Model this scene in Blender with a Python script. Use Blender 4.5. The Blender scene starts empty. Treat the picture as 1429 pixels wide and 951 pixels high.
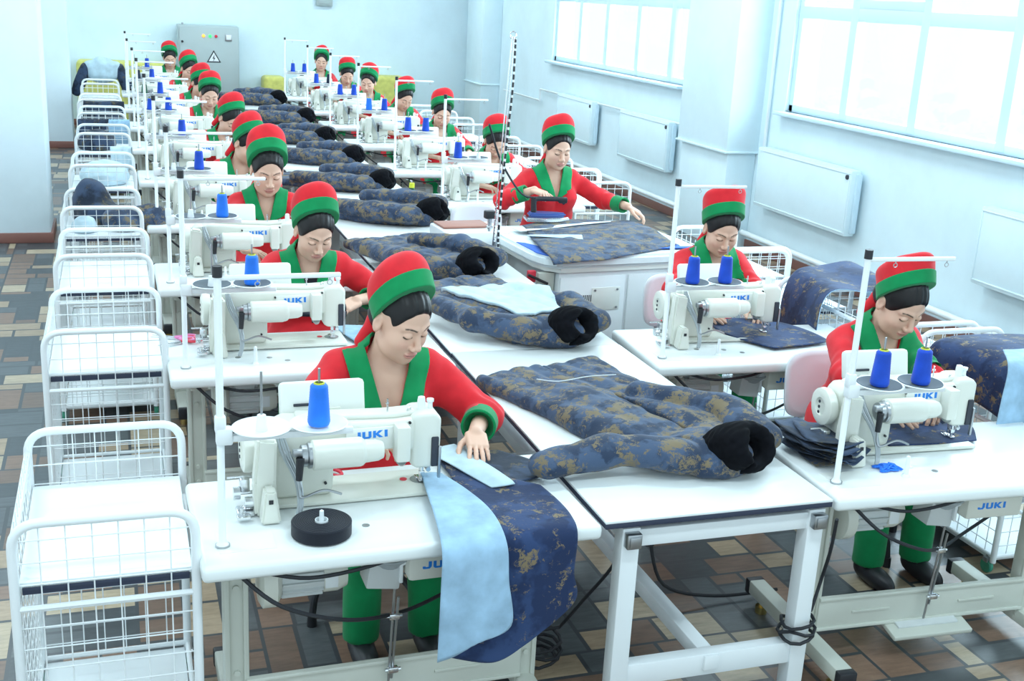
import bpy, bmesh, math, random
import numpy as np
from mathutils import Vector, Matrix
PI = math.pi
SC = bpy.context.scene
COL = SC.collection
rnd = random.Random(7)

# ---------------------------------------------------------------- materials
MATS = {}
def mat(name, col, rough=0.5, metal=0.0, spec=0.5, sheen=0.0, trans=0.0, coat=0.0):
    m = bpy.data.materials.new(name); m.use_nodes = True
    b = m.node_tree.nodes['Principled BSDF']
    b.inputs['Base Color'].default_value = (*col, 1)
    b.inputs['Roughness'].default_value = rough
    b.inputs['Metallic'].default_value = metal
    b.inputs['Specular IOR Level'].default_value = spec
    b.inputs['Sheen Weight'].default_value = sheen
    b.inputs['Coat Weight'].default_value = coat
    MATS[name] = m
    return m
def nd(m, t, **kw):
    n = m.node_tree.nodes.new(t)
    for k, v in kw.items():
        if k in n.inputs: n.inputs[k].default_value = v
        else: setattr(n, k, v)
    return n
def ln(m, a, b): m.node_tree.links.new(a, b)
def bump(m, height, strength=0.3, dist=0.002):
    b = nd(m, 'ShaderNodeBump', Strength=strength, Distance=dist)
    ln(m, height, b.inputs['Height'])
    ln(m, b.outputs['Normal'], m.node_tree.nodes['Principled BSDF'].inputs['Normal'])
def ramp(m, src, stops, const=False):
    r = nd(m, 'ShaderNodeValToRGB')
    r.color_ramp.interpolation = 'CONSTANT' if const else 'LINEAR'
    while len(r.color_ramp.elements) < len(stops): r.color_ramp.elements.new(0.5)
    for e, (p, c) in zip(r.color_ramp.elements, stops):
        e.position = p; e.color = (*c, 1)
    ln(m, src, r.inputs['Fac'])
    return r
def fabric(name, col, scale=420, var=0.12, rough=0.85):
    m = mat(name, col, rough, spec=0.25, sheen=0.15)
    tc = nd(m, 'ShaderNodeTexCoord')
    n = nd(m, 'ShaderNodeTexNoise', Scale=14.0, Detail=4.0)
    ln(m, tc.outputs['Object'], n.inputs['Vector'])
    d = tuple(c * (1 - var) for c in col); l = tuple(min(1, c * (1 + var)) for c in col)
    r = ramp(m, n.outputs['Fac'], [(0.3, d), (0.7, l)])
    ln(m, r.outputs['Color'], m.node_tree.nodes['Principled BSDF'].inputs['Base Color'])
    w = nd(m, 'ShaderNodeTexNoise', Scale=float(scale), Detail=1.0)
    ln(m, tc.outputs['Object'], w.inputs['Vector'])
    bump(m, w.outputs['Fac'], 0.25, 0.0008)
    return m
def painted(name, col, rough=0.45, speck=0.03):
    m = mat(name, col, rough)
    tc = nd(m, 'ShaderNodeTexCoord')
    n = nd(m, 'ShaderNodeTexNoise', Scale=3.0, Detail=5.0)
    ln(m, tc.outputs['Object'], n.inputs['Vector'])
    r = ramp(m, n.outputs['Fac'], [(0.35, tuple(c * (1 - speck) for c in col)), (0.65, tuple(min(1, c * (1 + speck)) for c in col))])
    ln(m, r.outputs['Color'], m.node_tree.nodes['Principled BSDF'].inputs['Base Color'])
    return m
def camo(name, base, mid, gold, t1=0.56, scale=7.0):
    m = mat(name, base, 0.8, spec=0.25, sheen=0.1)
    tc = nd(m, 'ShaderNodeTexCoord')
    n0 = nd(m, 'ShaderNodeTexNoise', Scale=scale * 4, Detail=3.0)
    ln(m, tc.outputs['Object'], n0.inputs['Vector'])
    mx = nd(m, 'ShaderNodeVectorMath', operation='MULTIPLY_ADD')
    ln(m, n0.outputs['Color'], mx.inputs[0]); mx.inputs[1].default_value = (0.05, 0.05, 0.05)
    ln(m, tc.outputs['Object'], mx.inputs[2])
    n1 = nd(m, 'ShaderNodeTexNoise', Scale=scale, Detail=2.5, Roughness=0.6)
    ln(m, mx.outputs[0], n1.inputs['Vector'])
    n2 = nd(m, 'ShaderNodeTexNoise', Scale=scale * 1.35, Detail=6.0, Roughness=0.8)
    off = nd(m, 'ShaderNodeVectorMath', operation='ADD'); off.inputs[1].default_value = (5.3, 2.1, 8.8)
    ln(m, mx.outputs[0], off.inputs[0]); ln(m, off.outputs[0], n2.inputs['Vector'])
    r1 = ramp(m, n1.outputs['Fac'], [(0.44, base), (0.54, mid)])
    r2 = ramp(m, n2.outputs['Fac'], [(t1, (0, 0, 0)), (t1 + 0.045, (1, 1, 1))])
    mix = nd(m, 'ShaderNodeMix', data_type='RGBA')
    ln(m, r2.outputs['Color'], mix.inputs[0]); ln(m, r1.outputs['Color'], mix.inputs[6]); mix.inputs[7].default_value = (*gold, 1)
    ln(m, mix.outputs[2], m.node_tree.nodes['Principled BSDF'].inputs['Base Color'])
    w = nd(m, 'ShaderNodeTexNoise', Scale=30.0, Detail=3.0)
    ln(m, tc.outputs['Object'], w.inputs['Vector'])
    bump(m, w.outputs['Fac'], 0.25, 0.006)
    return m

# ---------------------------------------------------------------- object bookkeeping
def tag(o, label, cat, group=None, kind=None):
    o['label'] = label; o['category'] = cat
    if group: o['group'] = group
    if kind: o['kind'] = kind
    return o
def empty(name, loc, rz, label, cat, group=None):
    o = bpy.data.objects.new(name, None); COL.objects.link(o)
    o.empty_display_size = 0.1
    o.location = loc; o.rotation_euler = (0, 0, rz)
    return tag(o, label, cat, group)
def kids(o): return [c for c in COL.objects if c.parent == o]
KIDS = {}
def link(o, parent=None):
    COL.objects.link(o)
    if parent is not None:
        o.parent = parent; KIDS.setdefault(parent.name, []).append(o)
    return o
def copy_tree(o, loc, rz, label, group=None, parent=None):
    c = o.copy()
    link(c, parent)
    if parent is None:
        c.location = loc; c.rotation_euler = (0, 0, rz)
        c['label'] = label
        if group: c['group'] = group
    for ch in KIDS.get(o.name, []):
        copy_tree(ch, None, None, None, None, c)
    return c

class MB:
    """collects shapes into one mesh"""
    def __init__(s): s.bm = bmesh.new(); s.mi = 0
    def _fin(s, vs, mtx=None):
        if mtx is not None: bmesh.ops.transform(s.bm, matrix=mtx, verts=vs)
        fs = {f for v in vs for f in v.link_faces}
        for f in fs: f.material_index = s.mi
    def box(s, c, size, bev=0.0, rot=None, seg=2):
        g = bmesh.ops.create_cube(s.bm, size=1)
        vs = g['verts']
        bmesh.ops.scale(s.bm, vec=Vector(size), verts=vs)
        if bev > 0:
            es = list({e for v in vs for e in v.link_edges})
            r = bmesh.ops.bevel(s.bm, geom=es, offset=min(bev, 0.49 * min(size)), segments=seg, profile=0.5, affect='EDGES')
            vs = list({v for f in r['faces'] for v in f.verts} | {v for v in vs if v.is_valid})
            # collect whole island
            seen = set(vs); st = list(vs)
            while st:
                v = st.pop()
                for e in v.link_edges:
                    w = e.other_vert(v)
                    if w not in seen: seen.add(w); st.append(w)
            vs = list(seen)
        m = Matrix.Translation(Vector(c))
        if rot is not None: m = m @ rot.to_4x4()
        s._fin(vs, m); return s
    def cyl(s, p0, p1, r0, r1=None, n=16, bev=0.0):
        p0 = Vector(p0); p1 = Vector(p1); r1 = r0 if r1 is None else r1
        d = p1 - p0; L = d.length
        prof = [(0, 0), (r0, 0), (r1, L), (0, L)]
        if bev > 0: prof = [(0, 0), (r0 - bev, 0), (r0, bev), (r1, L - bev), (r1 - bev, L), (0, L)]
        return s.lathe(prof, p0, d, n)
    def lathe(s, prof, origin=(0, 0, 0), axis=(0, 0, 1), n=24):
        q = Vector((0, 0, 1)).rotation_difference(Vector(axis).normalized()).to_matrix().to_4x4()
        m = Matrix.Translation(Vector(origin)) @ q
        rings = []
        for r, z in prof:
            if r < 1e-6: rings.append([s.bm.verts.new(m @ Vector((0, 0, z)))])
            else: rings.append([s.bm.verts.new(m @ Vector((r * math.cos(2 * PI * i / n), r * math.sin(2 * PI * i / n), z))) for i in range(n)])
        for a, b in zip(rings, rings[1:]):
            for i in range(n):
                j = (i + 1) % n
                if len(a) == 1 and len(b) == 1: break
                if len(a) == 1: f = s.bm.faces.new((a[0], b[j], b[i])) if False else s.bm.faces.new((a[0], b[i], b[j]))
                elif len(b) == 1: f = s.bm.faces.new((a[i], b[0], a[j]))
                else: f = s.bm.faces.new((a[i], b[i], b[j], a[j]))
                f.material_index = s.mi
        return s
    def tube(s, pts, r, n=8, closed=False, cap=True):
        P = [Vector(p) for p in pts]
        N = len(P); rad = r if isinstance(r, (list, tuple)) else [r] * N
        prev = None; rings = []
        for i in range(N):
            if closed: t = (P[(i + 1) % N] - P[i - 1])
            else: t = P[min(i + 1, N - 1)] - P[max(i - 1, 0)]
            t.normalize()
            if prev is None:
                a = Vector((0, 0, 1)) if abs(t.z) < 0.9 else Vector((1, 0, 0))
                u = t.cross(a).normalized()
            else:
                u = prev - t * prev.dot(t)
                u = u.normalized() if u.length > 1e-6 else t.orthogonal().normalized()
            prev = u; w = t.cross(u)
            rings.append([s.bm.verts.new(P[i] + (u * math.cos(2 * PI * k / n) + w * math.sin(2 * PI * k / n)) * rad[i]) for k in range(n)])
        seq = list(zip(rings, rings[1:])) + ([(rings[-1], rings[0])] if closed else [])
        for a, b in seq:
            for k in range(n):
                f = s.bm.faces.new((a[k], a[(k + 1) % n], b[(k + 1) % n], b[k])); f.material_index = s.mi
        if cap and not closed:
            for rg in (rings[0], rings[-1]):
                f = s.bm.faces.new(rg); f.material_index = s.mi
        return s
    def prism(s, poly, z0, z1, mtx=None):
        a = [s.bm.verts.new((x, y, z0)) for x, y in poly]; b = [s.bm.verts.new((x, y, z1)) for x, y in poly]
        n = len(poly)
        fs = [s.bm.faces.new(a[::-1]), s.bm.faces.new(b)] + [s.bm.faces.new((a[i], a[(i + 1) % n], b[(i + 1) % n], b[i])) for i in range(n)]
        for f in fs: f.material_index = s.mi
        if mtx is not None: bmesh.ops.transform(s.bm, matrix=mtx, verts=a + b)
        return s
    def build(s, name, mats, parent=None, ang=35, smooth=True):
        me = bpy.data.meshes.new(name)
        bmesh.ops.recalc_face_normals(s.bm, faces=s.bm.faces[:])
        s.bm.to_mesh(me); s.bm.free()
        for m in (mats if isinstance(mats, (list, tuple)) else [mats]): me.materials.append(m)
        if smooth:
            me.polygons.foreach_set('use_smooth', [True] * len(me.polygons))
            me.set_sharp_from_angle(angle=math.radians(ang))
        return link(bpy.data.objects.new(name, me), parent)

def smooth_path(pts, n=6):
    """Catmull-Rom through points"""
    P = [Vector(p) for p in pts]; out = []
    for i in range(len(P) - 1):
        p0 = P[max(i - 1, 0)]; p1 = P[i]; p2 = P[i + 1]; p3 = P[min(i + 2, len(P) - 1)]
        for k in range(n):
            t = k / n
            out.append(0.5 * ((2 * p1) + (p2 - p0) * t + (2 * p0 - 5 * p1 + 4 * p2 - p3) * t * t + (3 * p1 - p0 - 3 * p2 + p3) * t ** 3))
    out.append(P[-1]); return out
def rounded(pts, r, n=5):
    """polyline with rounded corners"""
    P = [Vector(p) for p in pts]; out = [P[0]]
    for i in range(1, len(P) - 1):
        a = (P[i - 1] - P[i]); b = (P[i + 1] - P[i])
        rr = min(r, a.length * 0.49, b.length * 0.49)
        p = P[i] + a.normalized() * rr; q = P[i] + b.normalized() * rr
        for k in range(n + 1):
            t = k / n
            out.append((1 - t) ** 2 * p + 2 * t * (1 - t) * P[i] + t * t * q)
    out.append(P[-1]); return out

# block lettering, each stroke a polygon, cap height 1
LETTERS = {
    'J': [[(0.62, 1), (0.95, 1), (0.95, 0.3), (0.75, 0), (0.1, 0), (0, 0.12), (0, 0.36), (0.3, 0.36), (0.3, 0.24), (0.58, 0.24), (0.62, 0.32)]],
    'U': [[(0, 1), (0.32, 1), (0.32, 0.24), (0.68, 0.24), (0.68, 1), (1, 1), (1, 0.2), (0.82, 0), (0.18, 0), (0, 0.2)]],
    'K': [[(0, 0), (0, 1), (0.32, 1), (0.32, 0.62), (0.66, 1), (1.08, 1), (0.6, 0.52), (1.1, 0), (0.68, 0), (0.32, 0.38), (0.32, 0)]],
    'I': [[(0, 0), (0, 1), (0.33, 1), (0.33, 0)]],
}
def lettering(word, h, mtx, material, parent, name='lettering', wide=1.25):
    b = MB(); x = 0
    for ch in word:
        for poly in LETTERS[ch]:
            b.prism([(x + px * h * wide, py * h) for px, py in poly], 0, 0.0012, mtx)
        x += (max(p[0] for p in LETTERS[ch][0]) * wide + 0.22) * h
    return b.build(name, material, parent, smooth=False)

# ---------------------------------------------------------------- distance fields -> mesh (surface nets)
def V3(*a): return np.array(a, float)
def sm(a, b, k):
    h = np.clip(0.5 + 0.5 * (b - a) / k, 0, 1)
    return b + (a - b) * h - k * h * (1 - h)
def smx(a, b, k): return -sm(-a, -b, k)
def cap(p, a, b, ra, rb=None):
    rb = ra if rb is None else rb
    a = np.asarray(a, float); b = np.asarray(b, float)
    d = b - a; q = p - a
    t = np.clip(q @ d / max(d @ d, 1e-12), 0, 1)
    return np.linalg.norm(q - t[:, None] * d, axis=1) - (ra + (rb - ra) * t)
def sph(p, c, r): return np.linalg.norm(p - np.asarray(c, float), axis=1) - r
def ell(p, c, r, R=None):
    q = p - np.asarray(c, float)
    if R is not None: q = q @ R
    r = np.asarray(r, float)
    k0 = np.linalg.norm(q / r, axis=1); k1 = np.linalg.norm(q / (r * r), axis=1)
    return np.where(k0 < 1e-6, -r.min(), k0 * (k0 - 1) / np.maximum(k1, 1e-9))
def rbox(p, c, h, r, R=None):
    q = p - np.asarray(c, float)
    if R is not None: q = q @ R
    q = np.abs(q) - (np.asarray(h, float) - r)
    return np.linalg.norm(np.maximum(q, 0), axis=1) + np.minimum(q.max(axis=1), 0) - r
def wob(p, f, seed=0):
    rs = np.random.RandomState(seed); out = np.zeros(len(p))
    for i in range(6):
        k = rs.normal(size=3); k *= f * (0.7 + 0.6 * rs.rand()) / np.linalg.norm(k)
        out += np.sin(p @ k + rs.rand() * 6.28)
    return out / 6
def surf(sdf, lo, hi, h, B=8):
    lo = np.asarray(lo, float); hi = np.asarray(hi, float)
    nb = np.ceil((hi - lo) / (h * B)).astype(int)
    g = np.stack(np.meshgrid(*[np.arange(n) for n in nb], indexing='ij'), -1).reshape(-1, 3)
    d = sdf(lo + (g + 0.5) * h * B)
    g = g[np.abs(d) < h * B * 0.87 * 1.25 + 0.004]
    o = np.stack(np.meshgrid(*[np.arange(B + 1)] * 3, indexing='ij'), -1).reshape(-1, 3)
    pts = (g[:, None, :] * B + o[None]).reshape(-1, 3)
    big = nb * B + 2
    key = (pts[:, 0] * big[1] + pts[:, 1]) * big[2] + pts[:, 2]
    uk, inv = np.unique(key, return_inverse=True)
    up = np.stack([uk // (big[1] * big[2]), (uk // big[2]) % big[1], uk % big[2]], 1)
    vals = np.empty(len(uk))
    for i in range(0, len(uk), 200000): vals[i:i + 200000] = sdf(lo + up[i:i + 200000] * h)
    S = vals[inv].reshape(len(g), B + 1, B + 1, B + 1)
    c = np.stack([S[:, dx:B + dx, dy:B + dy, dz:B + dz] for dx in (0, 1) for dy in (0, 1) for dz in (0, 1)], -1)
    neg = c < 0; n = neg.sum(-1)
    act = (n > 0) & (n < 8)
    bi, ci, cj, ck = np.nonzero(act)
    cell = g[bi] * B + np.stack([ci, cj, ck], 1)
    cv = c[bi, ci, cj, ck]
    off = np.array([(a, b, e) for a in (0, 1) for b in (0, 1) for e in (0, 1)], float)
    acc = np.zeros((len(cell), 3)); cnt = np.zeros(len(cell))
    for a in range(8):
        for b in range(a + 1, 8):
            if np.abs(off[a] - off[b]).sum() != 1: continue
            m = (cv[:, a] < 0) != (cv[:, b] < 0)
            t = cv[:, a] / np.where(m, cv[:, a] - cv[:, b], 1)
            acc += np.where(m[:, None], off[a] + t[:, None] * (off[b] - off[a]), 0); cnt += m
    verts = lo + (cell + acc / cnt[:, None]) * h
    ckey = (cell[:, 0] * big[1] + cell[:, 1]) * big[2] + cell[:, 2]
    order = np.argsort(ckey); sk = ckey[order]
    def look(c2):
        k = (c2[:, 0] * big[1] + c2[:, 1]) * big[2] + c2[:, 2]
        i = np.clip(np.searchsorted(sk, k), 0, len(sk) - 1)
        return np.where(sk[i] == k, order[i], -1)
    quads = []
    for ax, (u, w, idx) in {0: (1, 2, 4), 1: (2, 0, 2), 2: (0, 1, 1)}.items():
        s0 = cv[:, 0] < 0; s1 = cv[:, idx] < 0
        m = s0 != s1
        if not m.any(): continue
        cc = cell[m]; eu = np.zeros(3, int); eu[u] = 1; ew = np.zeros(3, int); ew[w] = 1
        ids = np.stack([np.nonzero(m)[0], look(cc - eu), look(cc - eu - ew), look(cc - ew)], 1)
        ok = (ids >= 0).all(1)
        flip = ~s0[m]
        ids = np.where(flip[:, None], ids[:, ::-1], ids)
        quads.append(ids[ok])
    return verts, np.concatenate(quads)
def np_mesh(name, verts, quads, mats, parent=None, colors=None, smooth=True):
    me = bpy.data.meshes.new(name)
    nv, nf = len(verts), len(quads); w = quads.shape[1]
    me.vertices.add(nv); me.vertices.foreach_set('co', np.ascontiguousarray(verts, np.float32).ravel())
    me.loops.add(nf * w); me.loops.foreach_set('vertex_index', np.ascontiguousarray(quads, np.int32).ravel())
    me.polygons.add(nf)
    me.polygons.foreach_set('loop_start', np.arange(0, nf * w, w, dtype=np.int32))
    me.update(calc_edges=True); me.validate()
    if smooth: me.polygons.foreach_set('use_smooth', np.ones(nf, bool))
    for m in (mats if isinstance(mats, (list, tuple)) else [mats]): me.materials.append(m)
    if colors is not None:
        at = me.color_attributes.new('Tint', 'FLOAT_COLOR', 'POINT')
        at.data.foreach_set('color', np.concatenate([colors, np.ones((nv, 1))], 1).astype(np.float32).ravel())
    return link(bpy.data.objects.new(name, me), parent)
def sdf_obj(name, sdf, lo, hi, h, mats, parent=None, colf=None, relax=1):
    v, q = surf(sdf, lo, hi, h)
    for _ in range(relax):
        # pull vertices along the field's gradient so the surface is clean
        e = h * 0.5; d = sdf(v)
        gr = np.stack([sdf(v + np.eye(3)[i] * e) - sdf(v - np.eye(3)[i] * e) for i in range(3)], 1) / (2 * e)
        gn = np.maximum((gr ** 2).sum(1), 0.25)
        v = v - np.clip(d / gn, -h * 0.5, h * 0.5)[:, None] * gr
    return np_mesh(name, v, q, mats, parent, colf(v) if colf else None)
WORLD_S, WIN_W, EXPO = 1.45, 330, 0.08
LAMP_W = 28
# ---------------------------------------------------------------- people
def unit(v):
    v = np.asarray(v, float); return v / max(np.linalg.norm(v), 1e-9)
def head_frame(yaw, pitch, roll):
    y, p, r = map(math.radians, (yaw, pitch, roll))
    f = V3(math.sin(y) * math.cos(p), -math.cos(y) * math.cos(p), -math.sin(p))
    x = V3(-math.cos(y), -math.sin(y), 0); u = np.cross(x, f)
    x2 = x * math.cos(r) + u * math.sin(r); u2 = u * math.cos(r) - x * math.sin(r)
    return np.stack([x2, f, u2], 1)            # columns: her right, forward, up
def head_sdf(q, s):
    """q in head coordinates: x right, y forward, z up"""
    ax = np.abs(q[:, 0]); m = np.stack([ax, q[:, 1], q[:, 2]], 1)
    fw, jw = s.get('wide', 1.0), s.get('jaw', 1.0)
    d = ell(m, (0, -.012, .034), (.075 * fw, .094, .087))
    d = sm(d, ell(m, (0, .024, -.030), (.061 * fw, .062, .078)), .03)
    d = sm(d, ell(m, (.022, .030, -.070), (.036 * jw, .046, .034)), .03)
    d = sm(d, sph(m, (0, .067, -.094), .0185), .03)
    d = sm(d, sph(m, (.036, .050, -.030), .029), .022)
    d = sm(d, cap(m, (.012, .080, .021), (.044, .064, .024), .010, .008), .014)
    d = smx(d, -sph(m, (.031, .100, .004), .019), .016)
    d = sm(d, ell(m, (.031, .0735, .003), (.0150, .0135, .0110)), .005)
    n = cap(m, (0, .081, .012), (0, .103, -.028), .0070, .0100)
    n = sm(n, sph(m, (0, .1030, -.0305), .0098), .006)
    n = sm(n, ell(m, (.0115, .0955, -.0365), (.0080, .0105, .0075)), .006)
    d = sm(d, n, .009)
    d = smx(d, -sph(m, (.0068, .1015, -.0445), .0036), .004)
    d = sm(d, ell(m, (0, .088, -.0600), (.0235, .0095, .0060)), .006)
    d = sm(d, ell(m, (0, .0865, -.0695), (.0200, .0100, .0068)), .006)
    d = smx(d, -ell(m, (0, .0985, -.0645), (.0220, .0060, .0011)), .002)
    e = ell(m, (.077 * fw, -.010, -.006), (.0075, .0175, .0300))
    e = smx(e, -ell(m, (.086 * fw, -.004, -.002), (.0070, .0090, .0150)), .005)
    return sm(d, e, .006)
def face_paint(q, s, skin):
    n = len(q); c = np.tile(np.asarray(skin, float), (n, 1))
    ax = np.abs(q[:, 0]); y = q[:, 1]; z = q[:, 2]
    def put(w, col, a=1.0):
        w = np.clip(w, 0, 1)[:, None] * a
        return c * (1 - w) + np.asarray(col, float) * w
    front = np.clip((y - .045) / .01, 0, 1)
    ck = 1 - ((ax - .040) ** 2 + (z + .030) ** 2) / .022 ** 2
    c = put(ck * front, (.74, .36, .29), .35)
    lip = 1.25 - np.sqrt((ax / .0225) ** 2 + ((z + .0648) / .0105) ** 2)
    c = put(lip * 4 * np.clip((y - .070) / .008, 0, 1), s.get('lips', (.56, .23, .20)), .8)
    ml = 1 - np.abs(z + .0645) / .0017
    c = put(ml * (ax < .021) * front * 2, (.20, .07, .07), .8)
    # brows: gentle arch
    bz = .0235 + .005 * np.sin(np.clip((ax - .012) / .036, 0, 1) * PI * .75)
    br = 1 - np.abs(z - bz) / np.where(ax > .035, .0026, .0036)
    c = put(br * 2.2 * ((ax > .012) & (ax < .049)) * front, (.03, .022, .02), .92)
    # lowered lids: lash line
    lz = -.0045 + .0035 * ((ax - .031) / .015) ** 2
    la = 1 - np.abs(z - lz) / .0036
    c = put(la * 2.5 * ((ax > .0165) & (ax < .0465)) * front, (.02, .016, .016), .95)
    if s.get('open', 0):
        ey = 1 - np.sqrt(((ax - .031) / .012) ** 2 + ((z + .0075) / .0035) ** 2)
        c = put(ey * 5 * front, (.05, .03, .025), .9)
    no = 1 - np.sqrt((ax - .0068) ** 2 + (z + .0435) ** 2) / .004
    c = put(no * 2 * (y > .09), (.25, .10, .08), .8)
    return c
def hand_parts(side, W, F, Nn, curl, spread=1.0, thumb=1.0):
    """list of capsules; side +1 = her left hand. W wrist, F finger direction, Nn back of the hand"""
    F = unit(F); Nn = unit(Nn - np.dot(Nn, F) * F)
    S = np.cross(F, Nn)                       # across the hand
    # thumb side: toward her midline for palms down
    T = S if side > 0 else -S
    out = []
    palm = ('box', W + F * .047 - Nn * .002, np.stack([S, F, Nn], 1), (.0395, .047, .0125), .0115)
    out.append(palm); SCL = .95
    kn = W + F * .090
    for i, (o, L, r) in enumerate([(.0285, .072, .0083), (.0095, .080, .0087), (-.0095, .075, .0083), (-.0275, .058, .0074)]):
        base = kn + T * o - F * (.004 if i in (0, 3) else 0) - F * (.006 if i == 3 else 0)
        sp = T * (o * 3.2 * spread)
        d1 = unit(F + sp)
        a = 0; p = base - d1 * .02
        pts = [p, base]
        for k, seg in enumerate((.46, .30, .24)):
            a += math.radians(curl[i] * (.55, 1.0, .8)[k])
            dd = unit(d1 * math.cos(a) - Nn * math.sin(a))
            pts.append(pts[-1] + dd * L * seg)
        for k in range(4):
            out.append(('cap', pts[k], pts[k + 1], r * (1.05, 1.0, .96, .90)[k], r * (1.0, .96, .90, .80)[k]))
    tb = W + F * .026 + T * .027 - Nn * .006
    t1 = tb + unit(F * .75 + T * .75 * thumb - Nn * .25) * .040
    t2 = t1 + unit(F * .95 + T * .30 * thumb - Nn * .20) * .032
    t3 = t2 + unit(F * 1.0 + T * .10 * thumb - Nn * .15) * .022
    out += [('cap', tb, t1, .0140, .0105), ('cap', t1, t2, .0103, .0095), ('cap', t2, t3, .0093, .0072)]
    return out
def hand_eval(p, parts):
    d = None
    for t in parts:
        e = rbox(p, t[1], t[3], t[4], t[2]) if t[0] == 'box' else cap(p, t[1], t[2], t[3], t[4])
        d = e if d is None else sm(d, e, .0035 if t[0] == 'cap' else .005)
    return d
def ik(S, W, L1, L2, pole):
    v = W - S; D = np.linalg.norm(v)
    if D > (L1 + L2) * .995:
        sc = D / ((L1 + L2) * .995); L1 *= sc; L2 *= sc
    a = (L1 * L1 - L2 * L2 + D * D) / (2 * D); h = math.sqrt(max(L1 * L1 - a * a, 0))
    u = v / D; pl = unit(pole - np.dot(pole, u) * u)
    return S + u * a + pl * h

def make_person(loc, yaw, s, label, group):
    h = s.get('h', .008); sit = s.get('sit', True)
    a = math.radians(s.get('lean', 12)); b = math.radians(s.get('side', 0)); tw = math.radians(s.get('twist', 0))
    zp = s.get('hip', .565 if sit else .86)
    P = V3(0, 0, zp)
    d = V3(math.sin(b), -math.sin(a) * math.cos(b), math.cos(a) * math.cos(b))
    x = unit(V3(math.cos(tw), math.sin(tw), 0) - d * np.dot(V3(math.cos(tw), math.sin(tw), 0), d))
    f = np.cross(x, d) if np.cross(x, d)[1] < 0 else -np.cross(x, d)
    T = np.stack([x, f, d], 1)
    st = s.get('stout', 1.0); H = s.get('torso', .475 if sit else .49)
    def tl(u, t, w): return P + T @ V3(u, t, w)
    def torso(p, off=0.0):
        q = (p - P) @ T
        e = ell(q, (0, -.01, .02), (.185 * st, .15 * st, .15))
        e = sm(e, ell(q, (0, .012, H * .38), (.165 * st, .120 * st, .19)), .07)
        e = sm(e, ell(q, (0, -.005, H * .72), (.170 * st, .112 * st, .165)), .06)
        e = sm(e, cap(q, (-.135, -.025, H - .065), (.135, -.025, H - .065), .060), .06)
        aq = np.stack([np.abs(q[:, 0]), q[:, 1], q[:, 2]], 1)
        e = sm(e, ell(aq, (.078, .085, H * .66), (.078, .062 * st, .078)), .05)
        e = sm(e, cap(q, (0, -.02, H - .06), (0, -.005, H + .03), .075, .055), .05)
        return e - off
    N = tl(0, -.01, H + .005)
    R = head_frame(*s.get('head', (0, 25, 0)))
    hs = s.get('hs', 1.13)
    neck_top = N + .072 * unit(V3(0, 0, 1) * .62 + d * .4 + V3(0, -1, 0) * .25)
    Hc = neck_top + R @ V3(0, .026, .084 * hs)
    nat = Hc + R @ V3(0, -.028, -.055)
    arms = {}
    for sd, k in ((1, 'lh'), (-1, 'rh')):
        W, F, Nn, curl = s[k][:4]
        kw = s[k][4] if len(s[k]) > 4 else {}
        S = tl(sd * .158 * (1 + (st - 1) * .5), -.02, H - .07)
        W = np.asarray(W, float)
        E = ik(S, W, .275, .245, np.asarray(kw.get('pole', (sd * .95, .40, -.30)), float))
        arms[sd] = dict(S=S, E=E, W=W, hp=hand_parts(sd, W, np.asarray(F, float), np.asarray(Nn, float), curl, kw.get('spread', 1.0), kw.get('thumb', 1.0)),
                        c=W + unit(F) * .09, slv=kw.get('sleeve', .70))
    legs = []
    for sd in (1, -1):
        hip = P + V3(sd * .09, -.02, .01)
        if sit: kn = V3(sd * .11, -.40, .545); an = V3(sd * .12, s.get('ankle', -.42), .09)
        else: kn = V3(sd * .09, -.03, .47); an = V3(sd * .09, .02, .09)
        legs.append((hip, kn, an))
    # ---- body: head, neck, chest, arms, hands, legs in one surface
    def body(p):
        out = np.full(len(p), 9.0)
        r = np.linalg.norm(p - Hc, axis=1); m = r < .25
        out = np.minimum(out, r - .25 + .04)
        if m.any():
            e = head_sdf((p[m] - Hc) @ R / hs, s) * hs; out[m] = e
        nk = sm(cap(p, N - d * .03, nat, .055, .051), out, .022)
        rr = np.minimum(np.linalg.norm(p - (N + nat) / 2, axis=1), r)
        out = np.where(rr < .3, nk, np.minimum(nk, out))
        ch = torso(p, -.013)
        q = (p - P) @ T
        ch = np.maximum(ch, (H * .42) - q[:, 2])
        out = sm(out, ch, .025)
        out = np.minimum(out, cap(p, P, tl(0, 0, H * .5), .07))
        for sd, A in arms.items():
            g = cap(p, A['S'], A['E'], .040, .034)
            g = sm(g, cap(p, A['E'], A['W'], .036, .0255), .02)
            g = np.minimum(g, 9)
            rh = np.linalg.norm(p - A['c'], axis=1); mh = rh < .16
            if mh.any():
                g2 = g[mh]; g[mh] = sm(g2, hand_eval(p[mh], A['hp']), .010)
            out = np.minimum(out, g)
        for hip, kn, an in legs:
            out = np.minimum(out, np.minimum(cap(p, hip, kn, .05, .045), cap(p, kn, an, .042, .03)))
            out = np.minimum(out, cap(p, an, an + V3(0, -.10, -.055), .020))
        return out
    pts = [Hc, P] + [A[k] for A in arms.values() for k in ('S', 'E', 'W', 'c')] + [l[2] for l in legs]
    lo = np.min(pts, 0) - V3(.22, .25, .14); hi = np.max(pts, 0) + V3(.22, .25, .2)
    skin = s.get('skin', (.70, .44, .33))
    def paint(v):
        q = (v - Hc) @ R / hs
        c = np.tile(np.asarray(skin, float), (len(v), 1))
        m = np.linalg.norm(q, axis=1) < .16
        c[m] = face_paint(q[m], s, skin)
        if s.get('undershirt'):
            qt = (v - P) @ T
            mm = (qt[:, 2] < H - .065) & (qt[:, 1] > 0) & (np.abs(qt[:, 0]) < .14)
            c[mm] = (.012, .014, .025)
        if s.get('nails', 0):
            pass
        return c
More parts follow.
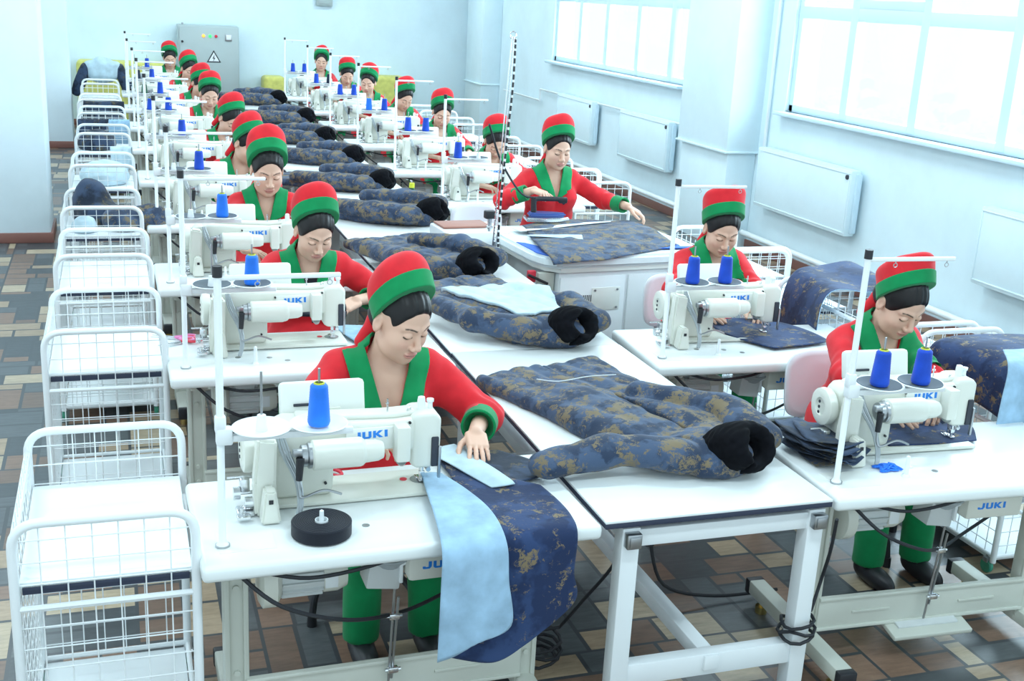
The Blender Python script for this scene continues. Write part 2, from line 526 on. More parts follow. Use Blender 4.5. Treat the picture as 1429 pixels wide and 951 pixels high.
    root = sdf_obj('person', body, lo, hi, h, M_skin, None, paint)
    root.location = loc; root.rotation_euler = (0, 0, yaw)
    tag(root, label, 'person', group)
    hg = max(h, .004)
    # ---- hair
    def hair(p):
        q = (p - Hc) @ R / hs; m = np.abs(q[:, 0])
        e = ell(np.stack([m, q[:, 1], q[:, 2]], 1), (0, -.010, .036), (.0790, .0975, .0920))
        e = sm(e, sph(q, (0, -.075, -.035), .045), .04)
        e = e + .0012 * np.sin(q[:, 0] * 260 + 40 * q[:, 2])
        hz = s.get('hairline', .080); win = np.maximum((q[:, 2] - (-.022 + (hz + .022) / .068 * (q[:, 1] - .014)) - .014 * np.clip(1 - (m / .045) ** 2, -1.5, 1)) * .5, .006 - q[:, 1])
        e = smx(e, -win, .010)
        e = smx(e, -sph(np.stack([m, q[:, 1], q[:, 2]], 1), (.085, -.008, -.012), .021), .008)
        return np.maximum(e, -.078 - q[:, 2])
    sdf_obj('hair', hair, Hc - .17, Hc + .17, hg, M_hair, root)
    # ---- headscarf cap with its band and knotted tail
    tilt = math.radians(s.get('captilt', 70))
    ny, nz = -math.sin(tilt), math.cos(tilt)
    c0 = V3(0, -.010, .050)
    hh = s.get('caph', .128); lump = s.get('lump', 0)
    def capco(p):
        q = (p - Hc) @ R / hs - c0
        ax_ = q[:, 1] * ny + q[:, 2] * nz; t = q[:, 1] * nz - q[:, 2] * ny
        return q, ax_, t
    def cap_shape(p, off=0):
        q, ax_, t = capco(p)
        t2 = t - ax_ * s.get('capfwd', .34)
        gr = 1 + np.clip(ax_, 0, .2) * s.get('flare', .30)
        r = np.sqrt((q[:, 0] / .0960) ** 2 + (t2 / .1060) ** 2) / gr
        e = (r - 1) * .090 - off
        e = smx(e, ax_ - hh - .010 * np.cos(np.clip(r, 0, 1) * 1.6) - .006 * wob(q, 30, 5), s.get('dome', .065))
        return e + .0030 * wob(q, 55, 3) + lump * wob(q, 24, 9)
    def scarf(p):
        q, ax_, t = capco(p)
        return smx(cap_shape(p), -(ax_ - .012), .004)
    def tail(p):
        q = (p - Hc) @ R / hs
        e = ell(q, (0, -.088, -.055), (.036, .024, .036))
        e = sm(e, cap(q, (-.01, -.088, -.07), (-.040, -.080, -.150), .020, .024), .02)
        e = sm(e, cap(q, (.01, -.088, -.07), (.036, -.084, -.140), .020, .022), .02)
        return e + .004 * wob(q, 70, 2)
    sc = sdf_obj('headscarf', lambda p: np.minimum(scarf(p), tail(p)), Hc - .30, Hc + .32, hg, M_red, root)
    def band(p):
        q, ax_, t = capco(p)
        w = s.get('band', .046)
        e = cap_shape(p, .0032)
        return smx(e, np.maximum(-ax_ - .004, ax_ - w), .003)
    sdf_obj('headscarf_band', band, Hc - .20, Hc + .22, min(max(hg * .8, .0035), .005), M_green, sc)
    # ---- tunic
    V0 = s.get('vdepth', .205)
    sleeve_end = {sd: A['E'] + (A['W'] - A['E']) * A['slv'] for sd, A in arms.items()}
    def tunic_full(p):
        q = (p - P) @ T
        e = torso(p, .006)
        hem = ell(p, P + V3(0, -.10 if sit else -.01, -.02 if sit else -.12), (.22 * st, .28 if sit else .17, .13 if sit else .30))
        e = sm(e, hem, .06)
        for sd, A in arms.items():
            dr = unit(A['W'] - A['E'])
            g = cap(p, A['S'], A['E'], .064 * s.get('slvw', 1), .056 * s.get('slvw', 1))
            g2 = cap(p, A['E'], sleeve_end[sd], .056 * s.get('slvw', 1), .049 * s.get('slvw', 1))
            g2 = smx(g2, (p - sleeve_end[sd]) @ dr + .045, .006)
            g = sm(g, g2, .03)
            tE = np.linalg.norm(p - A['E'], axis=1); tS = np.linalg.norm(p - A['S'], axis=1)
            u1 = unit(A['E'] - A['S'])
            g = g + .0060 * np.sin((p @ dr) * 105 + 2.5 * wob(p, 16, 21)) * np.clip(1 - tE / .16, 0, 1) + .0050 * np.sin((p @ (u1 + V3(0, .6, .2))) * 80 + 2.5 * wob(p, 14, 22)) * np.clip(1 - tS / .20, 0, 1)
            e = sm(e, g, .035)
        wr = .0065 * wob(p * V3(1, 1, .6), 32, 11) + .0050 * wob(p * V3(.7, 1, 1), 62, 4) + .0020 * wob(p, 120, 7)
        return e + wr
    def neck_v(p, grow=0.0):
        """negative inside the open neck"""
        q = (p - P) @ T; w = q[:, 2] - H
        half = (w + V0) * .31 + grow * 1.2
        v = np.maximum(np.abs(q[:, 0]) - half, -(w + V0) - grow)
        v = np.maximum(v, .0 - q[:, 1])
        ring = cap(p, N - d * .06, N + d * .12 + V3(0, -.02, 0), .064 + grow * .6)
        return np.minimum(v, ring)
    def seat_cut(p, e):
        return smx(e, -rbox(p, (0, .08, .30), (.40, .33, .188), .012), .01) if sit else e
    def tunic(p): return seat_cut(p, smx(tunic_full(p), -neck_v(p, .007), .006))
    tlo = np.minimum(np.min([A[k] for A in arms.values() for k in ('S', 'E', 'W')] + [P - V3(0, 0, .35 if not sit else .12)], 0) - .15, P - V3(.28, .40, .16))
    thi = np.maximum(np.max([A[k] for A in arms.values() for k in ('S', 'E', 'W')], 0) + .15, P + V3(.28, .22, .3))
    tun = sdf_obj('tunic', tunic, tlo, thi, max(h * 1.25, .005), M_red, root)
    def collar(p):
        q = (p - P) @ T; w = q[:, 2] - H
        e = np.abs(tunic_full(p) - .005) - .0060
        inner = neck_v(p)
        # outer lapel line with a notch
        lw = np.clip((w + V0) * .85, 0, .066)
        notch = .020 * np.clip(1 - np.abs(w + .105) / .012, 0, 1)
        lap = np.abs(q[:, 0]) - ((w + V0) * .31 + lw * 1.25 - notch)
        lap = np.maximum(np.maximum(lap, -(w + V0 + .012)), -.02 - q[:, 1])
        ring = cap(p, N - d * .10, N + d * .12 + V3(0, -.02, 0), .105)
        ring = np.maximum(ring, -.065 - w)
        reg = np.minimum(lap * .8, ring)
        e = np.maximum(e, reg)
        return smx(e, -inner, .003)
    sdf_obj('collar', collar, tl(0, 0, H) - V3(.25, .25, .30), tl(0, 0, H) + V3(.25, .25, .16), min(max(hg, .0045), .0055), M_green, tun)
    for sd, A in arms.items():
        dr = unit(A['W'] - A['E']); ce = sleeve_end[sd]; cs = ce - dr * .085
        rr = .0525 * s.get('slvw', 1)
        def cuff(p, ce=ce, cs=cs, dr=dr, rr=rr):
            e = cap(p, cs - dr * .05, ce + dr * .05, rr + .002, rr)
            e = np.maximum(e, np.maximum((p - ce) @ dr - .002, (cs - p) @ dr + .006 * wob(p, 60, 3)))
            hollow = cap(p, ce - dr * .004, ce + dr * .05, rr - .010)
            return smx(e, -hollow, .003)
        sdf_obj('cuff', cuff, np.minimum(cs, ce) - .085, np.maximum(cs, ce) + .085, min(max(hg, .0045), .0055), M_green, tun)
    # ---- trousers and shoes
    def trousers(p):
        e = ell(p, P + V3(0, 0, -.02), (.175, .15, .12))
        for hip, kn, an in legs:
            g = cap(p, hip, kn, .086, .070); g = sm(g, cap(p, kn, an + V3(0, 0, .0), .070, .066), .03)
            e = sm(e, g, .03)
        e = seat_cut(p, np.maximum(e, .075 - p[:, 2]))
        return e + .004 * wob(p, 38, 6)
    sdf_obj('trousers', trousers, np.min([l[2] for l in legs], 0) - V3(.22, .2, .06), P + V3(.3, .3, .2), max(h * 1.6, .009), M_green, root)
    for hip, kn, an in legs:
        def shoe(p, an=an):
            c = an + V3(0, -.055, -.05)
            e = ell(p, c, (.046, .130, .045)); e = sm(e, sph(p, an + V3(0, .01, -.03), .042), .03)
            return np.maximum(e, .004 - p[:, 2])
        sdf_obj('shoe', shoe, an - V3(.1, .25, .12), an + V3(.1, .14, .1), .009, M_black, root)
    if s.get('earring'):
        e = MB()
        for sd in (1, -1):
            c = Hc + R @ V3(sd * .083, -.008, -.036)
            e.lathe([(0, -.006), (.004, -.003), (.005, 0), (.004, .004), (0, .006)], c, (0, 0, 1), 10)
        e.build('earring', M_chrome, root)
    return root, dict(Hc=Hc, arms=arms)
# ---------------------------------------------------------------- palette
M_cream = painted('machine_cream', (.72, .73, .66), .32)
M_panel = painted('panel_white', (.78, .80, .76), .4)
M_top = painted('tabletop_laminate', (.80, .84, .84), .30, .015)
M_edge = mat('edge_band', (.030, .040, .075), .5)
M_stand = painted('stand_grey', (.56, .58, .52), .42)
M_white = painted('white_enamel', (.80, .84, .86), .3, .015)
M_shelf = painted('shelf_board', (.80, .85, .87), .4, .01)
M_motor = painted('motor_alu', (.60, .63, .63), .35)
M_chrome = mat('chrome', (.70, .72, .74), .22, 1.0)
M_steel = mat('dull_steel', (.42, .44, .46), .35, 1.0)
M_black = mat('black_plastic', (.014, .015, .020), .45)
M_rubber = mat('rubber', (.016, .018, .024), .6)
M_cable = mat('grey_cable', (.38, .42, .44), .5)
M_pad = mat('dish_pad', (.10, .125, .15), .7)
M_dark = mat('dark_slot', (.03, .035, .05), .6)
M_blue = fabric('blue_thread', (.012, .075, .55), 900, .2, .55)
M_lblue = fabric('bright_blue_thread', (.02, .19, .82), 900, .15, .55)
M_dthread = fabric('dark_thread', (.012, .022, .05), 900, .2, .6)
M_gthread = fabric('green_thread', (.02, .10, .05), 900, .2, .6)
M_yellow = mat('yellow_cone', (.55, .58, .03), .5)
M_logo = mat('logo_blue', (.02, .22, .72), .4)
M_red = fabric('red_cloth', (.66, .020, .030), 500, .10)
M_green = fabric('green_cloth', (.002, .235, .075), 500, .12)
M_hair = mat('black_hair', (.007, .006, .007), .42, spec=.35)
M_camo = camo('camouflage_cloth', (.024, .040, .078), (.055, .086, .152), (.175, .138, .085), .515, 10.0)
M_camo2 = camo('camouflage_cloth_blue', (.012, .026, .078), (.024, .050, .135), (.20, .155, .09), .555, 8.5)
M_camod = camo('camouflage_cloth_dark', (.014, .022, .040), (.035, .058, .11), (.10, .082, .045), .57, 8.0)
M_fur = fabric('black_fur', (.0035, .004, .006), 160, .4, .95)
for _k, _v in (('Sheen Weight', 0), ('Specular IOR Level', .12)): M_fur.node_tree.nodes['Principled BSDF'].inputs[_k].default_value = _v
M_lining = fabric('pale_blue_lining', (.30, .46, .61), 300, .20)
M_lining2 = fabric('pale_lining', (.45, .58, .65), 300, .14)
M_tape = fabric('black_tape', (.010, .012, .020), 300, .2)
M_redp = mat('red_plastic', (.70, .04, .07), .35)
M_pinkp = mat('pink_plastic', (.72, .20, .45), .35)
M_greenwheel = mat('green_wheel', (.05, .30, .20), .4)
M_iron = mat('iron_blue', (.05, .10, .32), .35)
M_chair = painted('chair_plastic', (.72, .74, .78), .42, .02)
M_cushion = fabric('blue_pad', (.02, .12, .55), 300, .1)
M_sheet = fabric('white_sheet', (.74, .80, .82), 300, .03)
M_brownboard = mat('brown_board', (.36, .16, .12), .5)
M_yellowp = fabric('yellow_cover', (.60, .58, .16), 60, .12)
M_cab = painted('cabinet_grey', (.40, .47, .47), .4, .02)
M_brass = mat('brass', (.55, .42, .16), .3, 1.0)
def vcol(name):
    m = mat(name, (.7, .45, .35), .48, spec=.35)
    a = nd(m, 'ShaderNodeVertexColor'); a.layer_name = 'Tint'
    b = m.node_tree.nodes['Principled BSDF']
    ln(m, a.outputs['Color'], b.inputs['Base Color'])
    b.inputs['Subsurface Weight'].default_value = .06
    b.inputs['Subsurface Radius'].default_value = (.02, .01, .006)
    return m
M_skin = vcol('skin')
def emis(name, col, st):
    m = mat(name, col, .4); b = m.node_tree.nodes['Principled BSDF']
    b.inputs['Emission Color'].default_value = (*col, 1); b.inputs['Emission Strength'].default_value = st
    return m
# floor: printed sheet of mixed parquet blocks in tan, brown and slate
def floor_mat():
    m = mat('parquet_sheet', (.3, .25, .2), .32, spec=.5)
    b = m.node_tree.nodes['Principled BSDF']
    tc = nd(m, 'ShaderNodeTexCoord')
    def M(op, a, c=None, d=None):
        n = nd(m, 'ShaderNodeMath', operation=op)
        for i, v in enumerate((a, c, d)):
            if v is None: continue
            if isinstance(v, (int, float)): n.inputs[i].default_value = v
            else: ln(m, v, n.inputs[i])
        return n.outputs[0]
    def wn(x, y, z=0.0):
        cb = nd(m, 'ShaderNodeCombineXYZ')
        for i, v in enumerate((x, y, z)):
            if isinstance(v, (int, float)): cb.inputs[i].default_value = v
            else: ln(m, v, cb.inputs[i])
        n = nd(m, 'ShaderNodeTexWhiteNoise', noise_dimensions='3D'); ln(m, cb.outputs[0], n.inputs['Vector'])
        return n.outputs['Value']
    sp = nd(m, 'ShaderNodeSeparateXYZ'); ln(m, tc.outputs['Object'], sp.inputs[0])
    x = M('DIVIDE', sp.outputs['X'], .43); y = M('DIVIDE', sp.outputs['Y'], .43)
    cx_ = M('FLOOR', x); cy_ = M('FLOOR', y); fx = M('SUBTRACT', x, cx_); fy = M('SUBTRACT', y, cy_)
    par = M('MODULO', M('ADD', M('ADD', cx_, cy_), 100), 2.0)
    a = M('ADD', M('MULTIPLY', fx, par), M('MULTIPLY', fy, M('SUBTRACT', 1.0, par)))     # across planks
    c = M('ADD', M('MULTIPLY', fy, par), M('MULTIPLY', fx, M('SUBTRACT', 1.0, par)))     # along planks
    r0 = wn(cx_, cy_, 3.0)
    s1 = M('ADD', M('MULTIPLY', r0, .22), .24)
    s2 = M('ADD', s1, M('ADD', M('MULTIPLY', wn(cx_, cy_, 7.0), .2), .26))
    k = M('ADD', M('GREATER_THAN', a, s1), M('GREATER_THAN', a, s2))
    sp2 = M('ADD', M('MULTIPLY', wn(cx_, cy_, M('ADD', k, 20.0)), .6), .2)
    k2 = M('GREATER_THAN', c, sp2)
    pk = M('ADD', k, M('MULTIPLY', k2, 5.0))
    v = wn(cx_, cy_, M('ADD', pk, 40.0))
    col = ramp(m, v, [(0, (.105, .118, .125)), (.22, (.065, .074, .080)), (.38, (.25, .155, .108)), (.58, (.40, .30, .20)), (.74, (.19, .120, .085)), (.86, (.48, .39, .27))], True)
    gr = nd(m, 'ShaderNodeTexNoise', Scale=9.0, Detail=6.0, Roughness=.7)
    mp = nd(m, 'ShaderNodeMapping'); mp.inputs['Scale'].default_value = (1, 5, 1)
    ln(m, tc.outputs['Object'], mp.inputs[0]); ln(m, mp.outputs[0], gr.inputs['Vector'])
    g = ramp(m, gr.outputs['Fac'], [(.3, (.72, .72, .72)), (.7, (1.15, 1.15, 1.15))])
    mul = nd(m, 'ShaderNodeMix', data_type='RGBA', blend_type='MULTIPLY'); mul.inputs[0].default_value = 1
    ln(m, col.outputs['Color'], mul.inputs[6]); ln(m, g.outputs['Color'], mul.inputs[7])
    # dark joints
    def near(u, t): return M('LESS_THAN', M('ABSOLUTE', M('SUBTRACT', u, t)), .020)
    j = M('MAXIMUM', near(a, s1), near(a, s2)); j = M('MAXIMUM', j, near(c, sp2))
    for u in (a, c): j = M('MAXIMUM', j, M('MAXIMUM', M('LESS_THAN', u, .016), M('GREATER_THAN', u, .984)))
    mx = nd(m, 'ShaderNodeMix', data_type='RGBA'); ln(m, j, mx.inputs[0]); ln(m, mul.outputs[2], mx.inputs[6]); mx.inputs[7].default_value = (.055, .062, .068, 1)
    ln(m, mx.outputs[2], b.inputs['Base Color'])
    return m
def wall_mat(name, col, stain=True):
    m = mat(name, col, .75, spec=.25)
    tc = nd(m, 'ShaderNodeTexCoord')
    n = nd(m, 'ShaderNodeTexNoise', Scale=1.6, Detail=7.0, Roughness=.65); ln(m, tc.outputs['Object'], n.inputs['Vector'])
    r = ramp(m, n.outputs['Fac'], [(.30, tuple(c * .93 for c in col)), (.6, col)])
    n2 = nd(m, 'ShaderNodeTexNoise', Scale=4.0, Detail=8.0, Roughness=.8)
    mp = nd(m, 'ShaderNodeMapping'); mp.inputs['Scale'].default_value = (1, 1, .35)
    ln(m, tc.outputs['Object'], mp.inputs[0]); ln(m, mp.outputs[0], n2.inputs['Vector'])
    r2 = ramp(m, n2.outputs['Fac'], [(.66, (0, 0, 0)), (.80, (.35, .35, .35))])
    mx = nd(m, 'ShaderNodeMix', data_type='RGBA')
    ln(m, r2.outputs['Color'], mx.inputs[0]); ln(m, r.outputs['Color'], mx.inputs[6]); mx.inputs[7].default_value = (col[0] * .92, col[1] * .86, col[2] * .74, 1)
    ln(m, mx.outputs[2], m.node_tree.nodes['Principled BSDF'].inputs['Base Color'])
    return m
M_floor = floor_mat()
M_wall = wall_mat('wall_paint', (.73, .87, .93))
M_pillar = wall_mat('pillar_paint', (.74, .87, .94))
M_base = painted('brown_skirting', (.24, .105, .085), .4)
M_ceil = painted('ceiling_paint', (.8, .82, .82), .8)
M_upvc = painted('window_frame', (.62, .78, .88), .35, .01)
def glass():
    m = bpy.data.materials.new('window_glass'); m.use_nodes = True
    nt = m.node_tree; nt.nodes.remove(nt.nodes['Principled BSDF'])
    t = nd(m, 'ShaderNodeBsdfTransparent'); t.inputs[0].default_value = (.97, .99, 1, 1)
    g = nd(m, 'ShaderNodeBsdfGlossy'); g.inputs['Roughness'].default_value = .02
    mx = nd(m, 'ShaderNodeMixShader'); mx.inputs[0].default_value = .06
    ln(m, t.outputs[0], mx.inputs[1]); ln(m, g.outputs[0], mx.inputs[2])
    ln(m, mx.outputs[0], nt.nodes['Material Output'].inputs['Surface'])
    return m
M_glass = glass()

# ---------------------------------------------------------------- the room
WX, BY, CH = 5.95, 19.6, 3.7
def struct(o): o['kind'] = 'structure'; return o
struct(MB().box(((WX - 4.0) / 2, 9.5, -.05), (WX + 4.3, 20.6, .1)).build('floor', M_floor))
struct(MB().box(((WX - 4.0) / 2, 9.5, CH + .05), (WX + 4.3, 20.6, .1)).build('ceiling', M_ceil))
wins = [(4.35, 9.62, 1.40, 3.10), (11.75, 15.92, 1.45, 3.10)]
w = MB(); TH = .30
def wpiece(y0, y1, z0, z1): w.box((WX + TH / 2, (y0 + y1) / 2, (z0 + z1) / 2), (TH, y1 - y0, z1 - z0))
ys = -.8
for (y0, y1, z0, z1) in wins:
    wpiece(ys, y0, 0, CH); wpiece(y0, y1, 0, z0); wpiece(y0, y1, z1, CH); ys = y1
wpiece(ys, BY + .2, 0, CH)
struct(w.build('wall_right', M_wall, ang=20))
struct(MB().box(((WX - 4.0) / 2, BY + .1, CH / 2), (WX + 4.0, .2, CH)).build('wall_back', M_wall))
struct(MB().box((WX - .011, 9.4, .045), (.022, 20.4, .09), .004).build('baseboard_right', M_base))
struct(MB().box(((WX - 4.0) / 2, BY - .011, .045), (WX + 4.0, .022, .09), .004).build('baseboard_back', M_base))
for i, (y0, y1, z0, z1) in enumerate(wins):
    root = bpy.data.objects.new('window_%d' % (i + 1), None); COL.objects.link(root); struct(root)
    X = WX + .07
    f = MB(); fw = .065
    if i == 0: mull = [8.746, 7.80, 6.78, 5.85, 5.0]; tr = 2.30
    else: mull = [15.0, 14.09, 13.12, 12.2]; tr = 2.32
    f.box((X, (y0 + y1) / 2, z0 + .035), (.07, y1 - y0, .07), .008)
    f.box((X, (y0 + y1) / 2, z1 - .035), (.07, y1 - y0, .07), .008)
    f.box((X, y0 + .035, (z0 + z1) / 2), (.07, .07, z1 - z0), .008); f.box((X, y1 - .035, (z0 + z1) / 2), (.07, .07, z1 - z0), .008)
    f.box((X, (y0 + y1) / 2, tr), (.075, y1 - y0, .11), .008)
    for yy in mull: f.box((X, yy, (z0 + z1) / 2), (.08, .10, z1 - z0 - .02), .008)
    if i == 0:
        f.box((X - .012, (mull[0] + mull[1]) / 2, tr + .09), (.06, mull[0] - mull[1] - .09, .08), .01)
        f.box((X - .02, (mull[0] + mull[1]) / 2 , tr + .42), (.06, mull[0] - mull[1] - .09, .06), .01)
    struct(f.build('window_frame', M_upvc, root))
    g = MB(); g.box((X + .01, (y0 + y1) / 2, (z0 + z1) / 2), (.012, y1 - y0 - .05, z1 - z0 - .05))
    struct(g.build('window_glass', M_glass, root))
    sl = MB().box((WX - .03, (y0 + y1) / 2, z0 - .018), (.14, y1 - y0 + .10, .036), .008)
    struct(sl.build('window_sill', M_upvc, root))
# pillars on the window wall and along the aisle
p = MB(); p.box((WX - .17, 10.55, (CH + .95) / 2), (.36, 1.06, CH - .95), .01).box((WX - .155, 10.55, .475), (.31, 1.0, .95), .008)
p.box((WX - .18, 10.55, .955), (.38, 1.08, .02), .004)
struct(p.build('trim_1', M_wall))
p = MB(); p.box((WX - .16, 18.75, CH / 2), (.32, .9, CH), .01).box((WX - .17, 18.75, .9), (.35, .94, .02), .004)
struct(p.build('trim_2', M_wall))
p = MB(); p.box((-1.19, 11.1, CH / 2), (1.22, .66, CH), .02)
struct(p.build('trim_3', M_pillar))
p = MB(); p.box((-1.08, 17.2, CH / 2), (1.06, .6, CH), .02)
struct(p.build('trim_4', M_pillar))
struct(MB().box((-1.19, 11.1, .045), (1.26, .70, .09), .006).build('baseboard_left', M_base))
struct(MB().box((-1.08, 17.2, .045), (1.10, .64, .09), .006).build('baseboard_far_left', M_base))
# pipes and conduit along the window wall
t = MB(); t.tube([(WX - .05, 17.9, .86), (WX - .05, 16.2, .86), (WX - .05, 16.2, 1.02), (WX - .05, 11.2, 1.05)], .012)
struct(t.build('trim_5', M_white))
t = MB(); t.tube([(WX - .09, 18.2, .17), (WX - .09, 11.1, .17)], .028, 12).tube([(WX - .09, 10.0, .17), (WX - .09, -.5, .17)], .028, 12)
struct(t.build('trim_6', M_white))
t = MB(); t.tube([(WX - .03, 9.86, 3.6), (WX - .03, 9.86, 1.05), (WX - .03, 9.86, 1.0), (WX - .03, 9.6, 1.0)], .016, 10)
struct(t.build('trim_7', M_white))

# ---------------------------------------------------------------- radiators under the windows
def radiator(y0, y1, label):
    L = y1 - y0; h = .56
    r = empty('radiator', (WX - .085, (y0 + y1) / 2, .49), 0, label, 'radiator', 'radiators on the window wall')
    MB().box((0, 0, h / 2), (.10, L, h), .012).build('cover_panel', M_wall, r)
    b = MB()
    b.box((-.052, 0, h - .03), (.008, L - .02, .012), .003).box((-.052, 0, .03), (.008, L - .02, .012), .003)
    for s in (-1, 1): b.box((-.052, s * (L / 2 - .02), h / 2), (.008, .012, h - .05), .003)
    b.build('panel_rim', M_wall, r)
    MB().cyl((-.05, -L / 2 + .05, h - .06), (-.062, -L / 2 + .05, h - .06), .020, None, 14).build('air_valve', M_dark, r)
    MB().box((.06, 0, h * .6), (.03, L * .7, .05), .004).build('wall_mount', M_steel, r)
    MB().box((.02, -L / 2 - .012, h / 2), (.05, .03, h * .9), .006).build('side_grille', M_upvc, r)
    return r
radiator(5.25, 6.66, 'white panel radiator at the right edge of the photo, only its end showing')
radiator(8.25, 9.78, 'long white panel radiator under the big window, right of the wall pillar')
radiator(11.75, 13.10, 'white panel radiator half hidden just beyond the wall pillar')
radiator(14.0, 15.27, 'white panel radiator on the window wall behind the ironing worker')

# ---------------------------------------------------------------- grey electrical cabinet at the back wall
def cabinet():
    r = empty('electrical_cabinet', (1.43, 19.3, 0), 0, 'tall grey electrical cabinet with warning triangle against the back wall', 'cabinet')
    MB().box((0, .02, .815), (.92, .40, 1.59), .012).build('cabinet_body', M_cab, r)
    d = MB().box((.005, -.195, .815), (.885, .03, 1.55), .008).build('door', M_cab, r)
    MB().cyl((-.40, -.21, 1.36), (-.40, -.232, 1.36), .018, None, 14).build('lock', M_black, d)
    tri = MB()
    def TR(s, m, y):
        pts = [(0, .62 * s), (-.54 * s, -.31 * s), (.54 * s, -.31 * s)]
        tri.mi = m
        tri.prism(pts, 0, .003, Matrix.Translation((.07, y, 1.12)) @ Matrix.Rotation(PI / 2, 4, 'X'))
    TR(.20, 0, -.212); TR(.15, 1, -.2145)
    tri.mi = 0
    tri.prism([(.012, .065), (-.022, .0), (.0, .004), (-.014, -.045), (.022, .015), (.002, .012)], 0, .003, Matrix.Translation((.07, -.217, 1.115)) @ Matrix.Rotation(PI / 2, 4, 'X'))
    tri.build('warning_triangle', [M_black, M_white], d, smooth=False)
    for x, c, nm in ((-.08, emis('lamp_amber', (1, .35, .05), 1.6), 'amber_lamp'), (.02, emis('lamp_green', (.05, .8, .15), 1.2), 'green_lamp'), (.11, M_redp, 'red_button')):
        MB().lathe([(.034, 0), (.034, .008), (.024, .016), (.0, .024)] if 0 else [(0, 0), (.024, 0), (.024, .012), (.016, .022), (0, .026)], (x, -.21, 1.455), (0, -1, 0), 16).build(nm, c, d)
    m = MB().box((.30, -.215, 1.44), (.105, .018, .105), .006).build('meter', M_steel, d)
    MB().box((.30, -.226, 1.445), (.075, .004, .07), .002).build('meter_dial', M_white, m)
    MB().box((-.38, -.0, 1.625), (.03, .05, .03), .006).build('lifting_eye', M_steel, r)
cabinet()
o = MB().box((3.30, 19.56, 2.06), (.27, .07, .16), .015).box((3.30, 19.523, 2.06), (.20, .012, .10), .005).build('wall_box', M_cab)
tag(o, 'small grey box high on the back wall', 'box')
def cover(cx, w, h, lab, y=19.35, dd=.45):
    o = MB().box((cx, y, h / 2), (w, dd, h), .07, seg=4).build('covered_crate', M_yellowp)
    return tag(o, lab, 'crate', 'yellow covered crates by the back wall')
cover(.12, 1.30, 1.02, 'long yellow covered crate at the back wall beside the grey cabinet')
cover(2.45, .36, .86, 'narrow yellow covered crate at the back wall behind the end of the white work tables')
cover(4.30, .62, .92, 'yellow covered crate at the back wall behind the window-side sewers')

# ---------------------------------------------------------------- ceiling lamps, added out of view to brighten the hall evenly
def lamp(x, y, lab, first=[None]):
    if first[0] is None:
        r = empty('added_ceiling_lamp', (x, y, CH), 0, lab, 'ceiling lamp', 'added ceiling lamps')
        MB().box((0, 0, -.035), (1.25, .34, .07), .01).build('housing', M_white, r)
        MB().box((0, 0, -.076), (1.18, .28, .014), .004).build('diffuser', emis('added_lamp_diffuser', (.85, .95, 1.0), 4.0), r)
        first[0] = r
    else: copy_tree(first[0], (x, y, CH), 0, lab)
    L = bpy.data.lights.new('added_fill_light', 'AREA'); L.shape = 'RECTANGLE'; L.size = 1.18; L.size_y = .28
    L.energy = LAMP_W; L.color = (.74, .93, 1.0)
    lo = bpy.data.objects.new('added_fill_light', L); COL.objects.link(lo); lo.location = (x, y, CH - .095)

for yy in (1.5, 4.2, 6.9, 9.6, 12.3, 15.0, 17.8):
    for xx in (-1.2, 1.6, 4.2):
        lamp(xx, yy, 'added unseen ceiling lamp brightening the sewing hall')
ORD = ['first', 'second', 'third', 'fourth', 'fifth', 'sixth', 'seventh', 'eighth', 'ninth', 'tenth', 'eleventh', 'twelfth']
def at_table(t, lx, ly, lz=0.0):
    """point of a sewing table's own frame -> world"""
    (x, y, a) = t; c, s = math.cos(a), math.sin(a)
    return (x + lx * c - ly * s, y + lx * s + ly * c, lz)
R_ = math.radians
LEFT = [(.172, 2.935, R_(1.0))] + [(x, y, R_(.4)) for x, y in ((.165, 4.575), (.172, 6.03), (.165, 7.65), (.155, 9.42), (.135, 11.25), (.125, 12.9), (.10, 14.75), (.10, 16.7))]
RIGHT = [(2.215, 2.975, R_(-2.6)), (2.235, 4.395, R_(-2.6)), (2.25, 8.28, R_(-1)), (2.26, 9.93, R_(-1)), (2.265, 11.65, R_(-1)), (2.27, 13.3, R_(-1)), (2.25, 14.85, R_(-1)), (2.22, 16.7, R_(-1))]
TZ = .76
